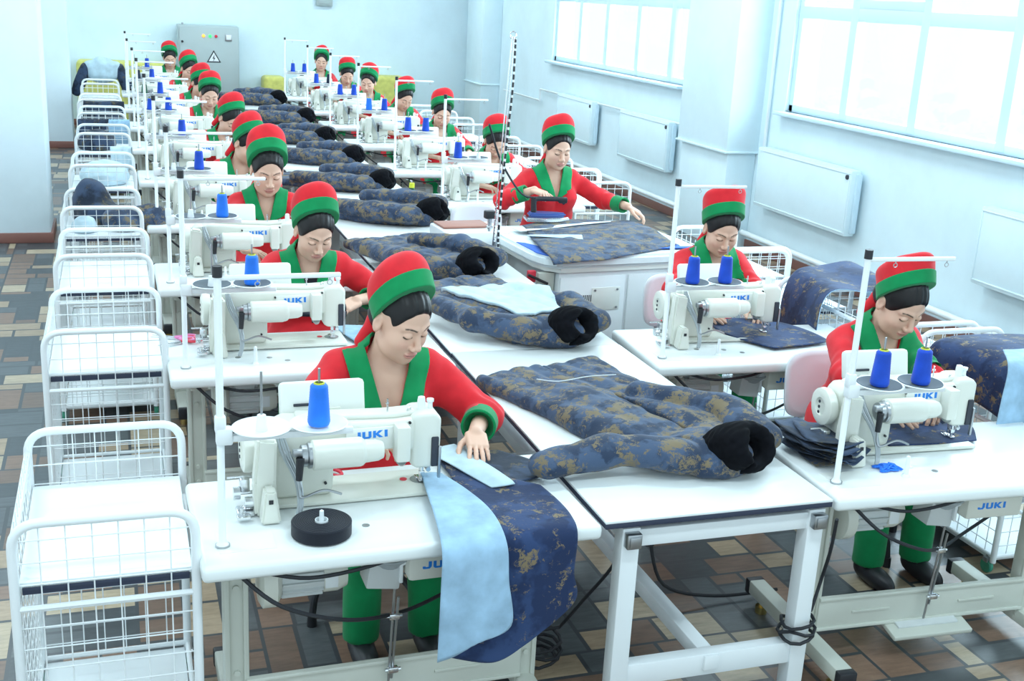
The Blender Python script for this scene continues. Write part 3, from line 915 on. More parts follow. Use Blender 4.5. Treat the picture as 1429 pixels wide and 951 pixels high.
# ---------------------------------------------------------------- sewing table
def make_table(t, label, group):
    r = empty('sewing_table', (t[0], t[1], 0), t[2], label, 'sewing table', group)
    W, D = 1.195, .60
    b = MB(); b.box((W / 2, D / 2, TZ - .025), (W, D, .05), .016, seg=3); b.build('tabletop', M_top, r)
    b = MB(); b.box((.135, .145, TZ + .0006), (.16, .13, .0012)); b.build('guide_sticker', M_panel, r)
    # pressed-steel legs
    for x in (.115, 1.06):
        b = MB(); b.box((x, .27, .385), (.075, .055, .63), .006)
        b.box((x - .028, .240, .385), (.016, .012, .60), .003).box((x + .028, .240, .385), (.016, .012, .60), .003)
        for z in (.66, .56, .27, .20): b.cyl((x, .242, z), (x, .234, z), .010, None, 8)
        lg = b.build('leg', M_stand, r)
        MB().box((x, .29, .695), (.07, .46, .03), .005).build('top_bracket', M_stand, lg)
        f = MB().box((x, .31, .085), (.065, .66, .055), .006).build('foot', M_stand, lg)
        for yy in (-.03, .65): MB().box((x, yy, .082), (.070, .035, .062), .006).build('end_cap', M_black, f)
        for yy in (.04, .58): MB().cyl((x, yy, .0), (x, yy, .028), .024, None, 14).cyl((x, yy, .028), (x, yy, .06), .012, None, 10).build('adjuster', M_brass, f)
    b = MB(); b.box((.59, .235, .185), (.90, .018, .135), .006)
    b.box((.59, .225, .245), (.90, .012, .014), .004).box((.59, .225, .125), (.90, .012, .014), .004)
    b.box((.36, .224, .185), (.16, .006, .01), .002).box((.82, .224, .185), (.16, .006, .01), .002)
    b.build('stretcher', M_stand, r)
    # motor
    m = MB(); ax = (1, 0, 0)
    m.lathe([(0, 0), (.070, 0), (.090, .010), (.090, .050), (.070, .062), (.062, .066), (0, .066)], (.185, .29, .555), ax, 28)
    mo = m.build('motor', M_cream, r)
    m = MB(); m.lathe([(0, 0), (.058, 0), (.058, .135), (0, .135)], (.248, .29, .555), ax, 24)
    for k in range(14):
        a = 2 * PI * k / 14
        m.box((.315, .29 + .060 * math.cos(a), .555 + .060 * math.sin(a)), (.125, .007, .016), .002, Matrix.Rotation(a + PI / 2, 3, 'X'))
    m.box((.32, .29, .625), (.085, .07, .04), .006).box((.31, .29, .670), (.06, .05, .085), .004)
    m.build('motor_housing', M_motor, mo)
    m = MB(); m.lathe([(0, 0), (.062, 0), (.062, .045), (.050, .075), (0, .080)], (.38, .29, .555), ax, 24); m.build('motor_end', M_cream, mo)
    m = MB(); m.box((.402, .229, .555), (.040, .003, .05), .001); m.build('rating_plate', M_white, mo)
    # small control box with the pedal rod
    b = MB().box((.555, .215, .60), (.105, .10, .125), .006, Matrix.Rotation(R_(8), 3, 'Y')).build('junction_box', M_motor, r)
    m = MB(); m.cyl((.60, .17, .64), (.60, .145, .64), .018, None, 14).box((.60, .158, .60), (.012, .016, .08), .003); m.build('lever', M_white, b)
    MB().cyl((.592, .18, .62), (.578, .20, .14), .0045, None, 8).cyl((.600, .176, .50), (.590, .20, .20), .0045, None, 8).build('pedal_rod', M_steel, r)
    for z in (.43, .24): MB().box((.59, .185, z), (.034, .02, .02), .004).cyl((.565, .185, z), (.615, .185, z), .006, None, 8).build('rod_clamp', M_chrome, r)
    # control box with lettering
    b = MB().box((.730, .24, .640), (.235, .26, .115), .012).build('control_box', M_cream, r)
    lettering('JUKI', .024, Matrix.Translation((.655, .1105, .622)) @ Matrix.Rotation(PI / 2, 4, 'X'), M_logo, b, 'logo')
    MB().cyl((.835, .112, .675), (.835, .106, .675), .008, None, 10).build('screw', M_steel, b)
    # cable loops under the top
    c = MB(); rr = random.Random(3)
    for k in range(7):
        o = k * .008
        c.tube(smooth_path([(.42, .20 + o * .3, .695), (.50, .15 + o, .655 - o * .6), (.575, .13 + o, .640 - o), (.64, .15 + o, .655 - o * .4), (.70, .20, .70)], 5), .0045, 6)
    c.build('cable_bundle', M_cable, r)
    c = MB(); c.tube(smooth_path([(.10, .06, .705), (.22, .03, .60), (.42, .08, .50), (.62, .22, .42), (.80, .34, .40), (1.0, .4, .46)], 6), .0065, 7)
    c.tube(smooth_path([(.16, .05, .707), (.30, .04, .675), (.48, .06, .68), (.62, .10, .70)], 6), .006, 7)
    c.build('power_cable', M_rubber, r)
    # treadle
    m = MB(); m.box((.60, .26, .115), (.34, .22, .02), .006, Matrix.Rotation(R_(12), 3, 'X')); m.box((.60, .33, .092), (.80, .025, .025), .004)
    tr = m.build('treadle', M_stand, r)
    m = MB(); m.box((.60, .265, .130), (.26, .15, .010), .003, Matrix.Rotation(R_(12), 3, 'X')); m.build('treadle_mat', M_motor, tr)
    # knee lifter pad
    m = MB(); m.cyl((.86, .34, .70), (.88, .40, .56), .007, None, 8); m.box((.885, .41, .52), (.02, .10, .07), .008); m.build('knee_lifter', M_black, r)
    # spool pin and thumb holes of the top
    m = MB(); m.lathe([(0, 0), (.016, 0), (.013, .006), (.0085, .010), (.0065, .075), (0, .08)], (.352, .138, TZ), (0, 0, 1), 12); m.build('reel_pin', M_white, r)
    m = MB()
    for x, y in ((.29, .237), (.42, .215), (.49, .165)): m.cyl((x, y, TZ - .002), (x, y, TZ + .0012), .012, None, 14)
    m.build('plug', M_steel, r)
    return r
# ---------------------------------------------------------------- sewing machine, origin at the needle on the table
NX, NY = .725, .425
def make_machine(t, label, group):
    r = empty('sewing_machine', at_table(t, NX, NY, TZ + .0015), t[2], label, 'sewing machine', group)
    b = MB(); b.box((-.235, -.005, .009), (.585, .19, .014), .005); bed = b.build('bed', M_cream, r)
    m = MB(); m.cyl((0, 0, .016), (0, 0, .0175), .032, None, 20); m.build('needle_plate', M_steel, bed)
    m = MB(); m.cyl((-.052, .01, .016), (-.052, .01, .018), .012, None, 12); m.build('oil_window', M_redp, bed)
    # pillar and arm: one casting, by its rear outline
    def casting(poly, y0, y1, bev, name, parent, mt=M_cream):
        g = MB(); g.prism(poly, -y1, -y0, Matrix.Rotation(PI / 2, 4, 'X'))
        es = [e for e in g.bm.edges]
        bmesh.ops.bevel(g.bm, geom=es, offset=bev, segments=3, profile=.5, affect='EDGES')
        return g.build(name, mt, parent, ang=30)
    arm = casting([(-.475, .014), (-.300, .014), (-.292, .05), (-.292, .120), (-.265, .142), (-.10, .150), (-.055, .140), (.02, .140), (.045, .15), (.045, .235), (.02, .256), (-.10, .245), (-.28, .252), (-.44, .262), (-.475, .245)], -.058, .055, .016, 'arm', r)
    cover = casting([(-.405, .255), (-.30, .250), (-.10, .243), (-.03, .250), (-.03, .266), (-.12, .262), (-.30, .268), (-.40, .272)], -.030, .035, .008, 'top_cover', arm)
    # nameplate recess with lettering on the back of the arm
    m = MB(); m.box((-.175, -.0605, .195), (.165, .006, .074), .008); m.build('name_panel', M_panel, arm)
    lettering('JUKI', .023, Matrix.Translation((-.238, -.0635, .196)) @ Matrix.Rotation(PI / 2, 4, 'X') @ Matrix.Rotation(R_(2), 4, 'Z'), M_logo, arm, 'logo')
    m = MB()
    for x, z in ((-.15, .178), (-.32, .06), (-.26, .225), (-.055, .240)): m.cyl((x, -.060, z), (x, -.067, z), .0045, None, 8)
    m.build('screw', M_black, arm)
    hd = casting([(-.048, .095), (-.030, .078), (.030, .078), (.050, .100), (.052, .245), (.030, .265), (-.030, .265), (-.048, .250)], -.060, .062, .014, 'head', r)
    m = MB(); m.box((.030, -.0615, .135), (.024, .012, .10), .004); m.build('thread_slot', M_dark, hd)
    m = MB(); m.box((.044, -.066, .10), (.010, .014, .11), .004); m.build('lift_lever', M_steel, hd)
    m = MB(); m.box((-.085, -.085, .185), (.046, .060, .118), .009); m.build('rear_housing', M_cream, r)
    m = MB(); m.cyl((-.085, -.085, .128), (-.078, -.06, .105), .020, .012, 12); m.build('solenoid', M_steel, r)
    k = MB(); k.lathe([(0, 0), (.013, 0), (.013, .030), (.011, .042), (0, .046)], (-.005, -.01, .262), (0, 0, 1), 14)
    k.lathe([(0, 0), (.010, 0), (.008, .006), (.008, .020), (.012, .024), (.012, .032), (0, .034)], (.027, .0, .260), (0, 0, 1), 14); k.build('pressure_knob', M_white, hd)
    m = MB(); m.cyl((0, 0, .03), (0, 0, .10), .0045, None, 8).cyl((.0, -.022, .022), (0, -.022, .10), .006, None, 8)
    m.cyl((0, 0, .014), (0, 0, .03), .0016, None, 6)
    m.box((0, -.022, .045), (.018, .014, .022), .003).box((0, -.008, .024), (.020, .050, .006), .002).box((.009, .012, .020), (.007, .03, .005), .001).box((-.009, .012, .020), (.007, .03, .005), .001)
    m.box((.022, -.015, .075), (.012, .02, .05), .003).cyl((.02, -.03, .06), (.02, .0, .06), .008, None, 8)
    m.build('presser_foot', M_chrome, hd)
    p = MB()
    for x in (-.115,): p.cyl((x, -.01, .255), (x, -.01, .305), .003, None, 8).cyl((x, -.01, .288), (x, -.01, .292), .006, None, 8)
    p.tube([(-.055, -.02, .262), (-.052, -.025, .275), (-.045, -.02, .278), (-.04, -.01, .262)], .003, 6)
    p.build('thread_guide', M_chrome, arm)
    # cylinder drive on the back
    c = MB(); c.lathe([(0, 0), (.038, 0), (.046, .006), (.046, .150), (.043, .158), (.036, .165), (.033, .205), (.026, .222), (0, .226)], (-.375, -.115, .178), (1, 0, 0), 26)
    cy = c.build('drive_cylinder', M_cream, r)
    m = MB(); m.lathe([(0, 0), (.024, 0), (.034, .004), (.034, .020), (.040, .024), (.040, .034), (0, .034)], (-.408, -.115, .178), (1, 0, 0), 18).box((-.418, -.135, .198), (.03, .022, .022), .004)
    m.build('drive_flange', M_steel, cy)
    m = MB(); m.cyl((-.412, -.148, .185), (-.416, -.150, .115), .013, .010, 10); m.build('cable_plug', M_black, cy)
    m = MB(); m.box((-.275, -.085, .150), (.10, .06, .05), .008); m.build('drive_bracket', M_cream, r)
    # handwheel
    w = MB(); w.lathe([(0, .0), (.030, .0), (.034, -.008), (.056, -.010), (.068, -.004), (.070, .012), (.066, .028), (.030, .034), (0, .034)], (-.560, 0, .165), (1, 0, 0), 30)
    hw = w.build('handwheel', M_cream, r)
    m = MB()
    for z in (-.02, 0, .02): m.cyl((-.571, .0, .165 + z), (-.5735, .0, .165 + z), .006, None, 10)
    m.build('wheel_hole', M_dark, hw)
    m = casting([(-.520, .05), (-.46, .03), (-.46, .250), (-.50, .250), (-.522, .225)], -.050, .05, .012, 'belt_cover', r)
    # rear end column
    e = MB(); e.prism([(-.545, .002), (-.475, .002), (-.482, .11), (-.478, .240), (-.535, .250), (-.548, .11)], .085, .140, Matrix.Rotation(PI / 2, 4, 'X'))
    bmesh.ops.bevel(e.bm, geom=e.bm.edges[:], offset=.008, segments=2, affect='EDGES'); en = e.build('end_column', M_cream, r, ang=30)
    m = MB(); m.prism([(-.535, .002), (-.475, .002), (-.490, .105), (-.522, .105)], .14, .20, Matrix.Rotation(PI / 2, 4, 'X')); bmesh.ops.bevel(m.bm, geom=m.bm.edges[:], offset=.006, segments=2, affect='EDGES')
    fo = m.build('column_foot', M_cream, en)
    MB().box((-.506, -.202, .075), (.013, .004, .013), .001).build('sensor', M_black, fo)
    # bobbin winder
    m = MB(); m.cyl((-0.595, -.06, .05), (-0.540, -.06, .05), .006, None, 8).cyl((-0.600, -.06, .05), (-0.580, -.06, .05), .020, None, 14).cyl((-0.570, -.10, .035), (-0.545, -.10, .035), .018, None, 12)
    m.box((-0.570, -.10, .008), (.05, .06, .014), .004).cyl((-0.585, -.15, .002), (-0.585, -.15, .04), .005, None, 8).box((-0.580, -.155, .014), (.04, .03, .01), .003).cyl((-0.615, -.03, .09), (-0.540, -.03, .09), .004, None, 8)
    m.box((-0.565, -.05, .07), (.03, .03, .05), .006)
    m.build('bobbin_winder', M_chrome, r)
    # operating panel
    m = MB(); m.box((-.305, .085, .288), (.27, .040, .112), .014, Matrix.Rotation(R_(-14), 3, 'X')); pn = m.build('operation_panel', M_panel, r)
    MB().box((-.372, .0600 - .0025, .278), (.055, .006, .009), .002).build('panel_slot', M_dark, pn)
    m = MB(); m.box((-.30, .065, .240), (.10, .03, .05), .004); m.build('panel_arm', M_cream, pn)
    # cables from the panel to the hole in the tabletop
    c = MB()
    for i, (dx, mt) in enumerate(((0, 0), (.008, 1), (.016, 0), (.024, 1))):
        c.mi = mt
        c.tube(smooth_path([(-.470 + dx * .5, -.072, .250), (-.462 + dx, -.09, .19), (-.425 + dx * .6, -.13, .11), (-.420 + dx * .5, -.165, .05), (-.432 + dx * .4, -.190, .006)], 5), .0042, 6)
    c.mi = 1
    c.tube(smooth_path([(-.416, -.15, .115), (-.415, -.155, .08), (-.405, -.165, .065), (-.345, -.17, .085), (-.290, -.165, .065)], 5), .004, 6)
    c.build('cable', [M_cable, M_steel], r)
    return r
# ---------------------------------------------------------------- thread stand
SX, SY = .068, .125
def make_stand(t, label, group, pads=False):
    r = empty('thread_stand', at_table(t, SX, SY, TZ + .002), t[2], label, 'thread stand', group)
    m = MB(); m.lathe([(0, 0), (.019, 0), (.019, .004), (.013, .012), (.0105, .016), (.0105, .795), (0, .795)], (0, 0, 0), (0, 0, 1), 16); m.build('pole', M_white, r)
    MB().lathe([(0, 0), (.021, 0), (.021, .006), (0, .006)], (0, 0, -.001), (0, 0, 1), 16).build('pole_ring', M_steel, r)
    MB().lathe([(0, 0), (.0135, 0), (.0135, .030), (0, .030)], (0, 0, .785), (0, 0, 1), 14).build('pole_cap', M_black, r)
    m = MB(); m.box((.01, 0, .334), (.045, .034, .05), .006).box((.0, 0, .369), (.030, .030, .05), .006)
    m.box((.19, .0, .326), (.36, .022, .020), .004); ar = m.build('cone_bracket', M_white, r)
    for i, x in enumerate((.112, .272)):
        d = MB(); d.lathe([(0, 0), (.045, 0), (.080, .012), (.083, .016), (.080, .018), (.045, .006), (0, .006)], (x, .0, .337), (0, 0, 1), 32)
        di = d.build('cone_dish', M_white, r)
        if pads: MB().lathe([(0, .0065), (.062, .0110), (.076, .0150), (.074, .0190), (.045, .0085), (0, .0085)], (x, .0, .337), (0, 0, 1), 32).build('dish_pad', M_pad, di)
        MB().lathe([(0, 0), (.018, 0), (.012, .045), (0, .048)], (x, 0, .343), (0, 0, 1), 14).build('cone_seat', M_white, di)
        MB().cyl((x, 0, .385), (x, 0, .515), .0035, None, 8).build('spindle', M_steel, di)
    m = MB(); m.box((.165, 0, .782), (.33, .012, .014), .004); rd = m.build('top_rod', M_white, r)
    m = MB()
    for x in (.105, .30):
        m.tube([(x + .007 * math.cos(a), .0, .762 + .007 * math.sin(a)) for a in [2 * PI * k / 10 for k in range(10)]], .0015, 5, closed=True).cyl((x, 0, .768), (x, 0, .778), .002, None, 6)
    m.build('thread_eyelet', M_steel, rd)
    return r
def make_cone(t, k, label, mt, group, h=.125):
    x, y, z = at_table(t, SX + (.112, .272)[k], SY, TZ + .351)
    r = empty('thread_cone', (x, y, z), t[2], label, 'thread cone', group)
    p = [(.0195, 0), (.029, 0), (.032, .008)]
    n = 26
    for i in range(n + 1):
        u = i / n; p.append((.032 - .0075 * u + (.0006 if i % 2 else 0), .010 + (h - .020) * u))
    p += [(.019, h - .004), (.012, h - .004)]
    MB().lathe(p, (0, 0, 0), (0, 0, 1), 24).build('thread', mt, r)
    MB().lathe([(.0190, .050), (.0165, h * .8), (.0125, h), (.0155, h - .001), (.0165, h - .006), (.014, h - .012)], (0, 0, 0), (0, 0, 1), 16).build('cone_core', M_yellow, r)
    return r
# ---------------------------------------------------------------- operator's chair
def make_chair(loc, rz, label, group):
    r = empty('work_chair', loc, rz, label, 'chair', group)
    def shell(f, nu, nv, name):
        g = MB(); V = [[g.bm.verts.new(f(u / nu, v / nv)) for v in range(nv + 1)] for u in range(nu + 1)]
        for a in range(nu):
            for b in range(nv): g.bm.faces.new((V[a][b], V[a + 1][b], V[a + 1][b + 1], V[a][b + 1]))
        o = g.build(name, M_chair, r, ang=60)
        sd = o.modifiers.new('thick', 'SOLIDIFY'); sd.thickness = .012
        return o
    def rr(u, v, w, h, e=.35):
        a = (u - .5) * 2; b = (v - .5) * 2
        k = max(abs(a), abs(b)); q = (abs(a) ** 4 + abs(b) ** 4) ** .25 if k else 1
        sc_ = k / q if q else 1
        return a * sc_ * w / 2, b * sc_ * h / 2
    def seat(u, v):
        x, y = rr(u, v, .42, .42); return (x, y, .455 + .03 * (2 * x / .42) ** 2 * .6 - .02 * max(0, -y - .12) * 3)
    def back(u, v):
        x, z = rr(u, v, .40, .31); return (x, .235 + .045 * (z + .16) / .3 - .05 * (2 * x / .42) ** 2 * .8 + .0, .655 + z)
    shell(seat, 12, 12, 'seat'); bk = shell(back, 12, 12, 'backrest')
    m = MB()
    for x in (-.10, .10): m.cyl((x, .255, .62), (x, .275, .62), .009, None, 10)
    m.build('bolt', M_black, bk)
    for s in (-1, 1): MB().tube(rounded([(s * .10, .270, .68), (s * .10, .262, .50), (s * .10, .20, .435), (s * .06, 0, .43)], .06), .011, 8).build('back_strut', M_black, r)
    p = [(0, .12), (.030, .12), (.030, .14)]
    for i in range(14): p += [(.040, .15 + i * .018), (.032, .159 + i * .018)]
    p += [(.032, .42), (.06, .43), (0, .44)]
    MB().lathe(p, (0, 0, 0), (0, 0, 1), 18).build('column', M_rubber, r)
    for k in range(5):
        a = 2 * PI * k / 5 + .0; c, s = math.cos(a), math.sin(a)
        m = MB(); m.tube(rounded([(.02 * c, .02 * s, .155), (.14 * c, .14 * s, .17), (.31 * c, .31 * s, .15), (.33 * c, .33 * s, .03)], .09, 6), .014, 9)
        lg = m.build('leg', M_rubber, r)
        MB().cyl((.33 * c, .33 * s, 0), (.33 * c, .33 * s, .045), .019, .017, 12).build('glide', M_black, lg)
    MB().tube([(.20 * math.cos(2 * PI * k / 28), .20 * math.sin(2 * PI * k / 28), .225) for k in range(28)], .011, 8, closed=True).build('foot_ring', M_rubber, r)
    return r
# ---------------------------------------------------------------- mesh cart
def make_cart(loc, label, group, L=.68, W=.47, shelf=.72):
    r = empty('mesh_cart', loc, 0, label, 'cart', group)
    Hh = .90
    for y in (0, L):
        m = MB(); m.tube(rounded([(0, y, .06), (0, y, Hh), (W, y, Hh), (W, y, .06)], .075, 7), .0135, 12)
        fr = m.build('end_frame', M_white, r)
        for z in (shelf - .07, .085): MB().tube([(0, y, z), (W, y, z)], .009, 8).build('crossbar', M_white, fr)
        m = MB(); yy = y + .004
        nx = 7
        for k in range(1, nx): m.tube([(W * k / nx, yy, .085), (W * k / nx, yy, Hh - .004)], .0022, 5, cap=False)
        z = Hh - .05
        while z > .11: m.tube([(.008, yy - .003, z), (W - .008, yy - .003, z)], .0022, 5, cap=False); z -= .065
        m.build('mesh_panel', M_white, fr)
    m = MB()
    for k in range(1, 11): m.tube([(.004, L * k / 11, .085), (.004, L * k / 11, Hh - .02)], .0022, 5, cap=False)
    z = Hh - .05
    while z > .11: m.tube([(.002, .01, z), (.002, L - .01, z)], .0022, 5, cap=False); z -= .065
    m.tube([(0, 0, Hh - .07), (0, L, Hh - .07)], .0105, 10)
    m.build('mesh_panel', M_white, r)
    b = MB(); b.box((W / 2, L / 2, shelf - .008), (W - .02, L - .03, .018), .003); sh = b.build('shelf', M_shelf, r)
    for yy in (.018, L - .018): MB().box((W / 2, yy, shelf - .023), (W - .035, .006, .026), .001).build('shelf_edge', M_edge, sh)
    b = MB(); b.box((W / 2, L / 2, .068), (W - .02, L - .03, .018), .003); b.build('shelf', M_shelf, r)
    for x in (0, W):
        for z in (.085, shelf - .075): MB().tube([(x, 0, z), (x, L, z)], .009, 8).build('side_rail', M_white, r)
    for x in (0, W):
        for y in (.03, L - .03):
            m = MB(); m.lathe([(0, -.011), (.028, -.011), (.033, -.006), (.033, .006), (.028, .011), (0, .011)], (x, y, .0335), (1, 0, 0), 18)
            wl = m.build('caster', M_greenwheel, r)
            MB().box((x, y, .062), (.034, .03, .024), .004).cyl((x, y, .07), (x, y, .085), .010, None, 10).build('caster_fork', M_steel, wl)
    return r
# ---------------------------------------------------------------- shared white work tables down the middle
def make_worktable(loc, L, label, group, W=.815):
    r = empty('work_table', loc, 0, label, 'table', group)
    b = MB(); b.box((W / 2, L / 2, TZ - .004), (W, L, .008), .001); b.build('tabletop', M_top, r)
    b = MB(); b.box((W / 2, L / 2, TZ - .017), (W - .001, L - .001, .018), .001); b.build('edge_band', M_edge, r)
    for y in (.05, L - .05):
        for x in (.10, W - .04):
            m = MB(); m.box((x, y, .36), (.062, .062, .72), .004); lg = m.build('leg', M_white, r)
            m = MB(); m.box((x + .0, y - .045, .685), (.05, .03, .05), .003).box((x + .0, y - .062, .685), (.036, .006, .036), .002); m.build('leg_bracket', M_steel, lg)
        for z, hh in ((.680, .06), (.18, .08)): MB().box((W / 2 + .03, y, z), (W - .20, .048, hh), .004).build('crossbar', M_white, r)
    m = MB(); m.box((W / 2 + .03, L / 2, .19), (.055, L - .03, .055), .004); m.build('stretcher', M_white, r)
    for x in (.10, W - .04): MB().box((x, L / 2, .690), (.05, L - .16, .05), .004).build('side_rail', M_white, r)
    return r
# ---------------------------------------------------------------- cloth sheets
def loft(name, rows, mats, parent=None, nu=28, nv=40, thick=.004, wav=.004, wf=18, seed=1, both=None):
    """rows: cross lines (lists of 3D points), blended smoothly one to the next"""
    def res(line, n):
        P = smooth_path(line, 8) if len(line) > 2 else [Vector(line[0]).lerp(Vector(line[1]), k / 8) for k in range(9)]
        L = [0]
        for a, b in zip(P, P[1:]): L.append(L[-1] + (b - a).length)
        out = []; j = 0
        for k in range(n + 1):
            t = L[-1] * k / n
            while j < len(L) - 2 and L[j + 1] < t: j += 1
            out.append(P[j].lerp(P[j + 1], (t - L[j]) / max(L[j + 1] - L[j], 1e-9)))
        return out
    R = [res(r, nu) for r in rows]
    cols = [res([r[k] for r in R], nv) for k in range(nu + 1)]
    V = np.array([[tuple(p) for p in c] for c in cols])           # nu+1, nv+1, 3
    du = np.gradient(V, axis=0); dv = np.gradient(V, axis=1)
    N = np.cross(du, dv); N /= np.maximum(np.linalg.norm(N, axis=2, keepdims=True), 1e-9)
    if N[..., 2].mean() < 0: N = -N
    V = V + N * (wav * (wob(V.reshape(-1, 3), wf, seed) + .5 * wob(V.reshape(-1, 3), wf * 2.3, seed + 1)) + wav * .9).reshape(nu + 1, nv + 1, 1)
    idx = np.arange((nu + 1) * (nv + 1)).reshape(nu + 1, nv + 1)
    q = np.stack([idx[:-1, :-1], idx[1:, :-1], idx[1:, 1:], idx[:-1, 1:]], -1).reshape(-1, 4)
    o = np_mesh(name, V.reshape(-1, 3), q, mats, parent)
    s = o.modifiers.new('thick', 'SOLIDIFY'); s.thickness = thick; s.offset = 0
    if len(o.data.materials) > 1: s.material_offset = 1; s.material_offset_rim = 0
    return o
# ---------------------------------------------------------------- winter coat lying on a table: +y from collar to hem
def make_coat(loc, rz, label, group, v):
    sd = v.get('seed', 1); W = v.get('w', .27); L = v.get('len', 1.16); h = v.get('h', .008)
    S1 = v.get('s1', [(-.17, .10, .07), (-.34, .26, .075), (-.56, .44, .06)])       # sleeve joints
    S2 = v.get('s2', [(.22, .10, .075), (.30, .30, .085), (.16, .56, .075)])
    fl = v.get('puff', 1.0)
    def noise(p):
        q = p * V3(1, .45, 1)
        return .011 * wob(q, 24, sd) + .009 * wob(p * V3(.6, 1, 1), 46, sd + 1) + .004 * wob(p, 95, sd + 2)
    def fold(p):
        # creases running along the garment
        return .010 * np.abs(np.sin(p[:, 0] * 26 + 3.0 * wob(p, 7, sd + 5) + sd)) * np.clip((p[:, 1] - .05) / .3, 0, 1)
    def sleeve(p, S):
        k = 1.45
        q = p * V3(1, 1, k)
        e = None
        rad = [.088, .080, .066]
        J = [np.array(s) * V3(1, 1, k) for s in S]
        for i in range(len(J) - 1):
            c = cap(q, J[i], J[i + 1], rad[i] * fl, rad[i + 1] * fl)
            e = c if e is None else sm(e, c, .03)
        # gathered folds across the sleeve
        ax = unit(J[-1] - J[0]); t = (q - J[0]) @ ax
        e = e + .0065 * np.sin(t * 42 + 2.2 * wob(p, 14, sd + 7)) * np.clip(1 - np.abs(t - .25) / .28, 0, 1)
        return e / k * 1.15
    def body(p):
        x, y, z = p[:, 0], p[:, 1], p[:, 2]
        wy = W * (.80 + .35 * np.clip(y / L, 0, 1)); sx = v.get('skew', 0) * y
        q = np.stack([(x - sx) / wy * W, y, z], 1)
        e = rbox(q, (0, L * .54, .026), (W, L * .46, .028), .026)
        e = sm(e, ell(q, (-.10, L * .42, .035), (.17, L * .34, .062 * fl)), .03)
        e = sm(e, ell(q, (.11, L * .36, .035), (.15, L * .30, .070 * fl)), .03)
        e = sm(e, ell(q, (0, .08, .05), (.22, .15, .075)), .04)
        return e
    def coat(p):
        e = body(p) - fold(p) * .7
        e = smx(e, -(np.abs(p[:, 0] - .015 - v.get('skew', 0) * p[:, 1]) + .4 * np.clip(.035 - p[:, 2], 0, 1) - .0015), .006) if v.get('placket', True) else e
        a, b = sleeve(p, S1), sleeve(p, S2)
        e = sm(e, a, .014) ; e = sm(e, b, .014)
        # crease lines where the sleeves lie on the body
        g = np.minimum(np.abs(a - .004), np.abs(b - .004)); e = e + .006 * np.clip(1 - g / .010, 0, 1) * (p[:, 2] > .03)
        return np.maximum(e + noise(p), .002 - p[:, 2])
    lo = V3(-W * 1.25 - .40, -.22, -.02); hi = V3(W * 1.25 + .34, L + .15, .26)
    r = sdf_obj('coat', coat, lo, hi, h, v.get('mat', M_camo), None)
    r.location = loc; r.rotation_euler = (0, 0, rz); tag(r, label, 'coat', group)
    C = np.array(v.get('collar', (.03, -.015, .098))); ax = unit(v.get('cax', (.08, -.86, .30)))
    u = unit(np.cross(ax, (0, 0, 1))); w = np.cross(u, ax)
    Rj, rj, hl = v.get('R', .070), v.get('r', .031), v.get('cl', .072)
    def fur(p):
        q = p - C; a = q @ ax; uu = q @ u; ww = q @ w
        ang = np.arctan2(ww, uu)
        rr = np.sqrt((uu * .86 + .10 * a) ** 2 + (ww * 1.06) ** 2)
        th = rj * (1 + .16 * np.sin(2 * ang + 1) + .10 * np.sin(3 * ang + sd))
        L_ = hl * (1 + .20 * np.sin(ang + 2.2) + .12 * np.sin(2 * ang + sd))
        e = (np.sqrt(((rr - Rj) / th) ** 2 + (a / L_) ** 2) - 1) * rj
        gap = np.abs(ang - v.get('gap', -.9)) * Rj - .004
        e = smx(e, -np.maximum(gap, .045 - rr), .016)
        return np.maximum(e * .85 + .0030 * wob(p, 110, 2) + .0022 * wob(p, 230, 4) + .005 * wob(p, 34, 8), .003 - p[:, 2])
    sdf_obj('fur_collar', fur, C - .25, C + .25, max(.0042, h * .7), M_fur, r)
    def inner(p):
        q = p - C; a = q @ ax
        e = np.maximum(sph(p, C - ax * .04, Rj * 1.0), .0 + a)
        return np.maximum(e + .006 * wob(p, 40, 3), .003 - p[:, 2])
    sdf_obj('lining', inner, C - .2, C + .2, .010, M_camo2, r)
    if v.get('flap'):
        # lining turned back over the front
        def fl_(p):
            x, y = p[:, 0], p[:, 1]
            e = np.abs(coat(p) - .011) - .0070
            reg = np.maximum(np.maximum(np.abs(x - .03 - .10 * (y - .5)) - (.25 - .17 * np.clip((.62 - y) / .5, 0, 1)), .13 - y), y - .86)
            return np.maximum(np.maximum(e, reg + .010 * wob(p, 16, 4)), .035 - p[:, 2])
        sdf_obj('turned_back_lining', fl_, lo, hi, .0055, M_lining2, r)
    if v.get('stitch'):
        m = MB(); m.tube(smooth_path([(.14, .80, .098), (.03, .84, .094), (-.10, .86, .086), (-.16, .93, .082)], 5), .0018, 6)
        m.build('chalk_line', M_sheet, r)
    return r
# ================================================================ PLACE EVERYTHING
def slot(i, n, row):
    """words that single out one place of a row, counted from the end nearer the front of the hall"""
    return ('front' if i == 0 else 'last' if i == n - 1 else ORD[i]), row
CART_ROW, WIN_ROW = 'aisle row', 'window row'
def rowlab(i, n, row):
    if i == 0: return 'at the front of the ' + row
    if i == n - 1: return 'at the back of the ' + row
    return ORD[i] + ' from front in the ' + row

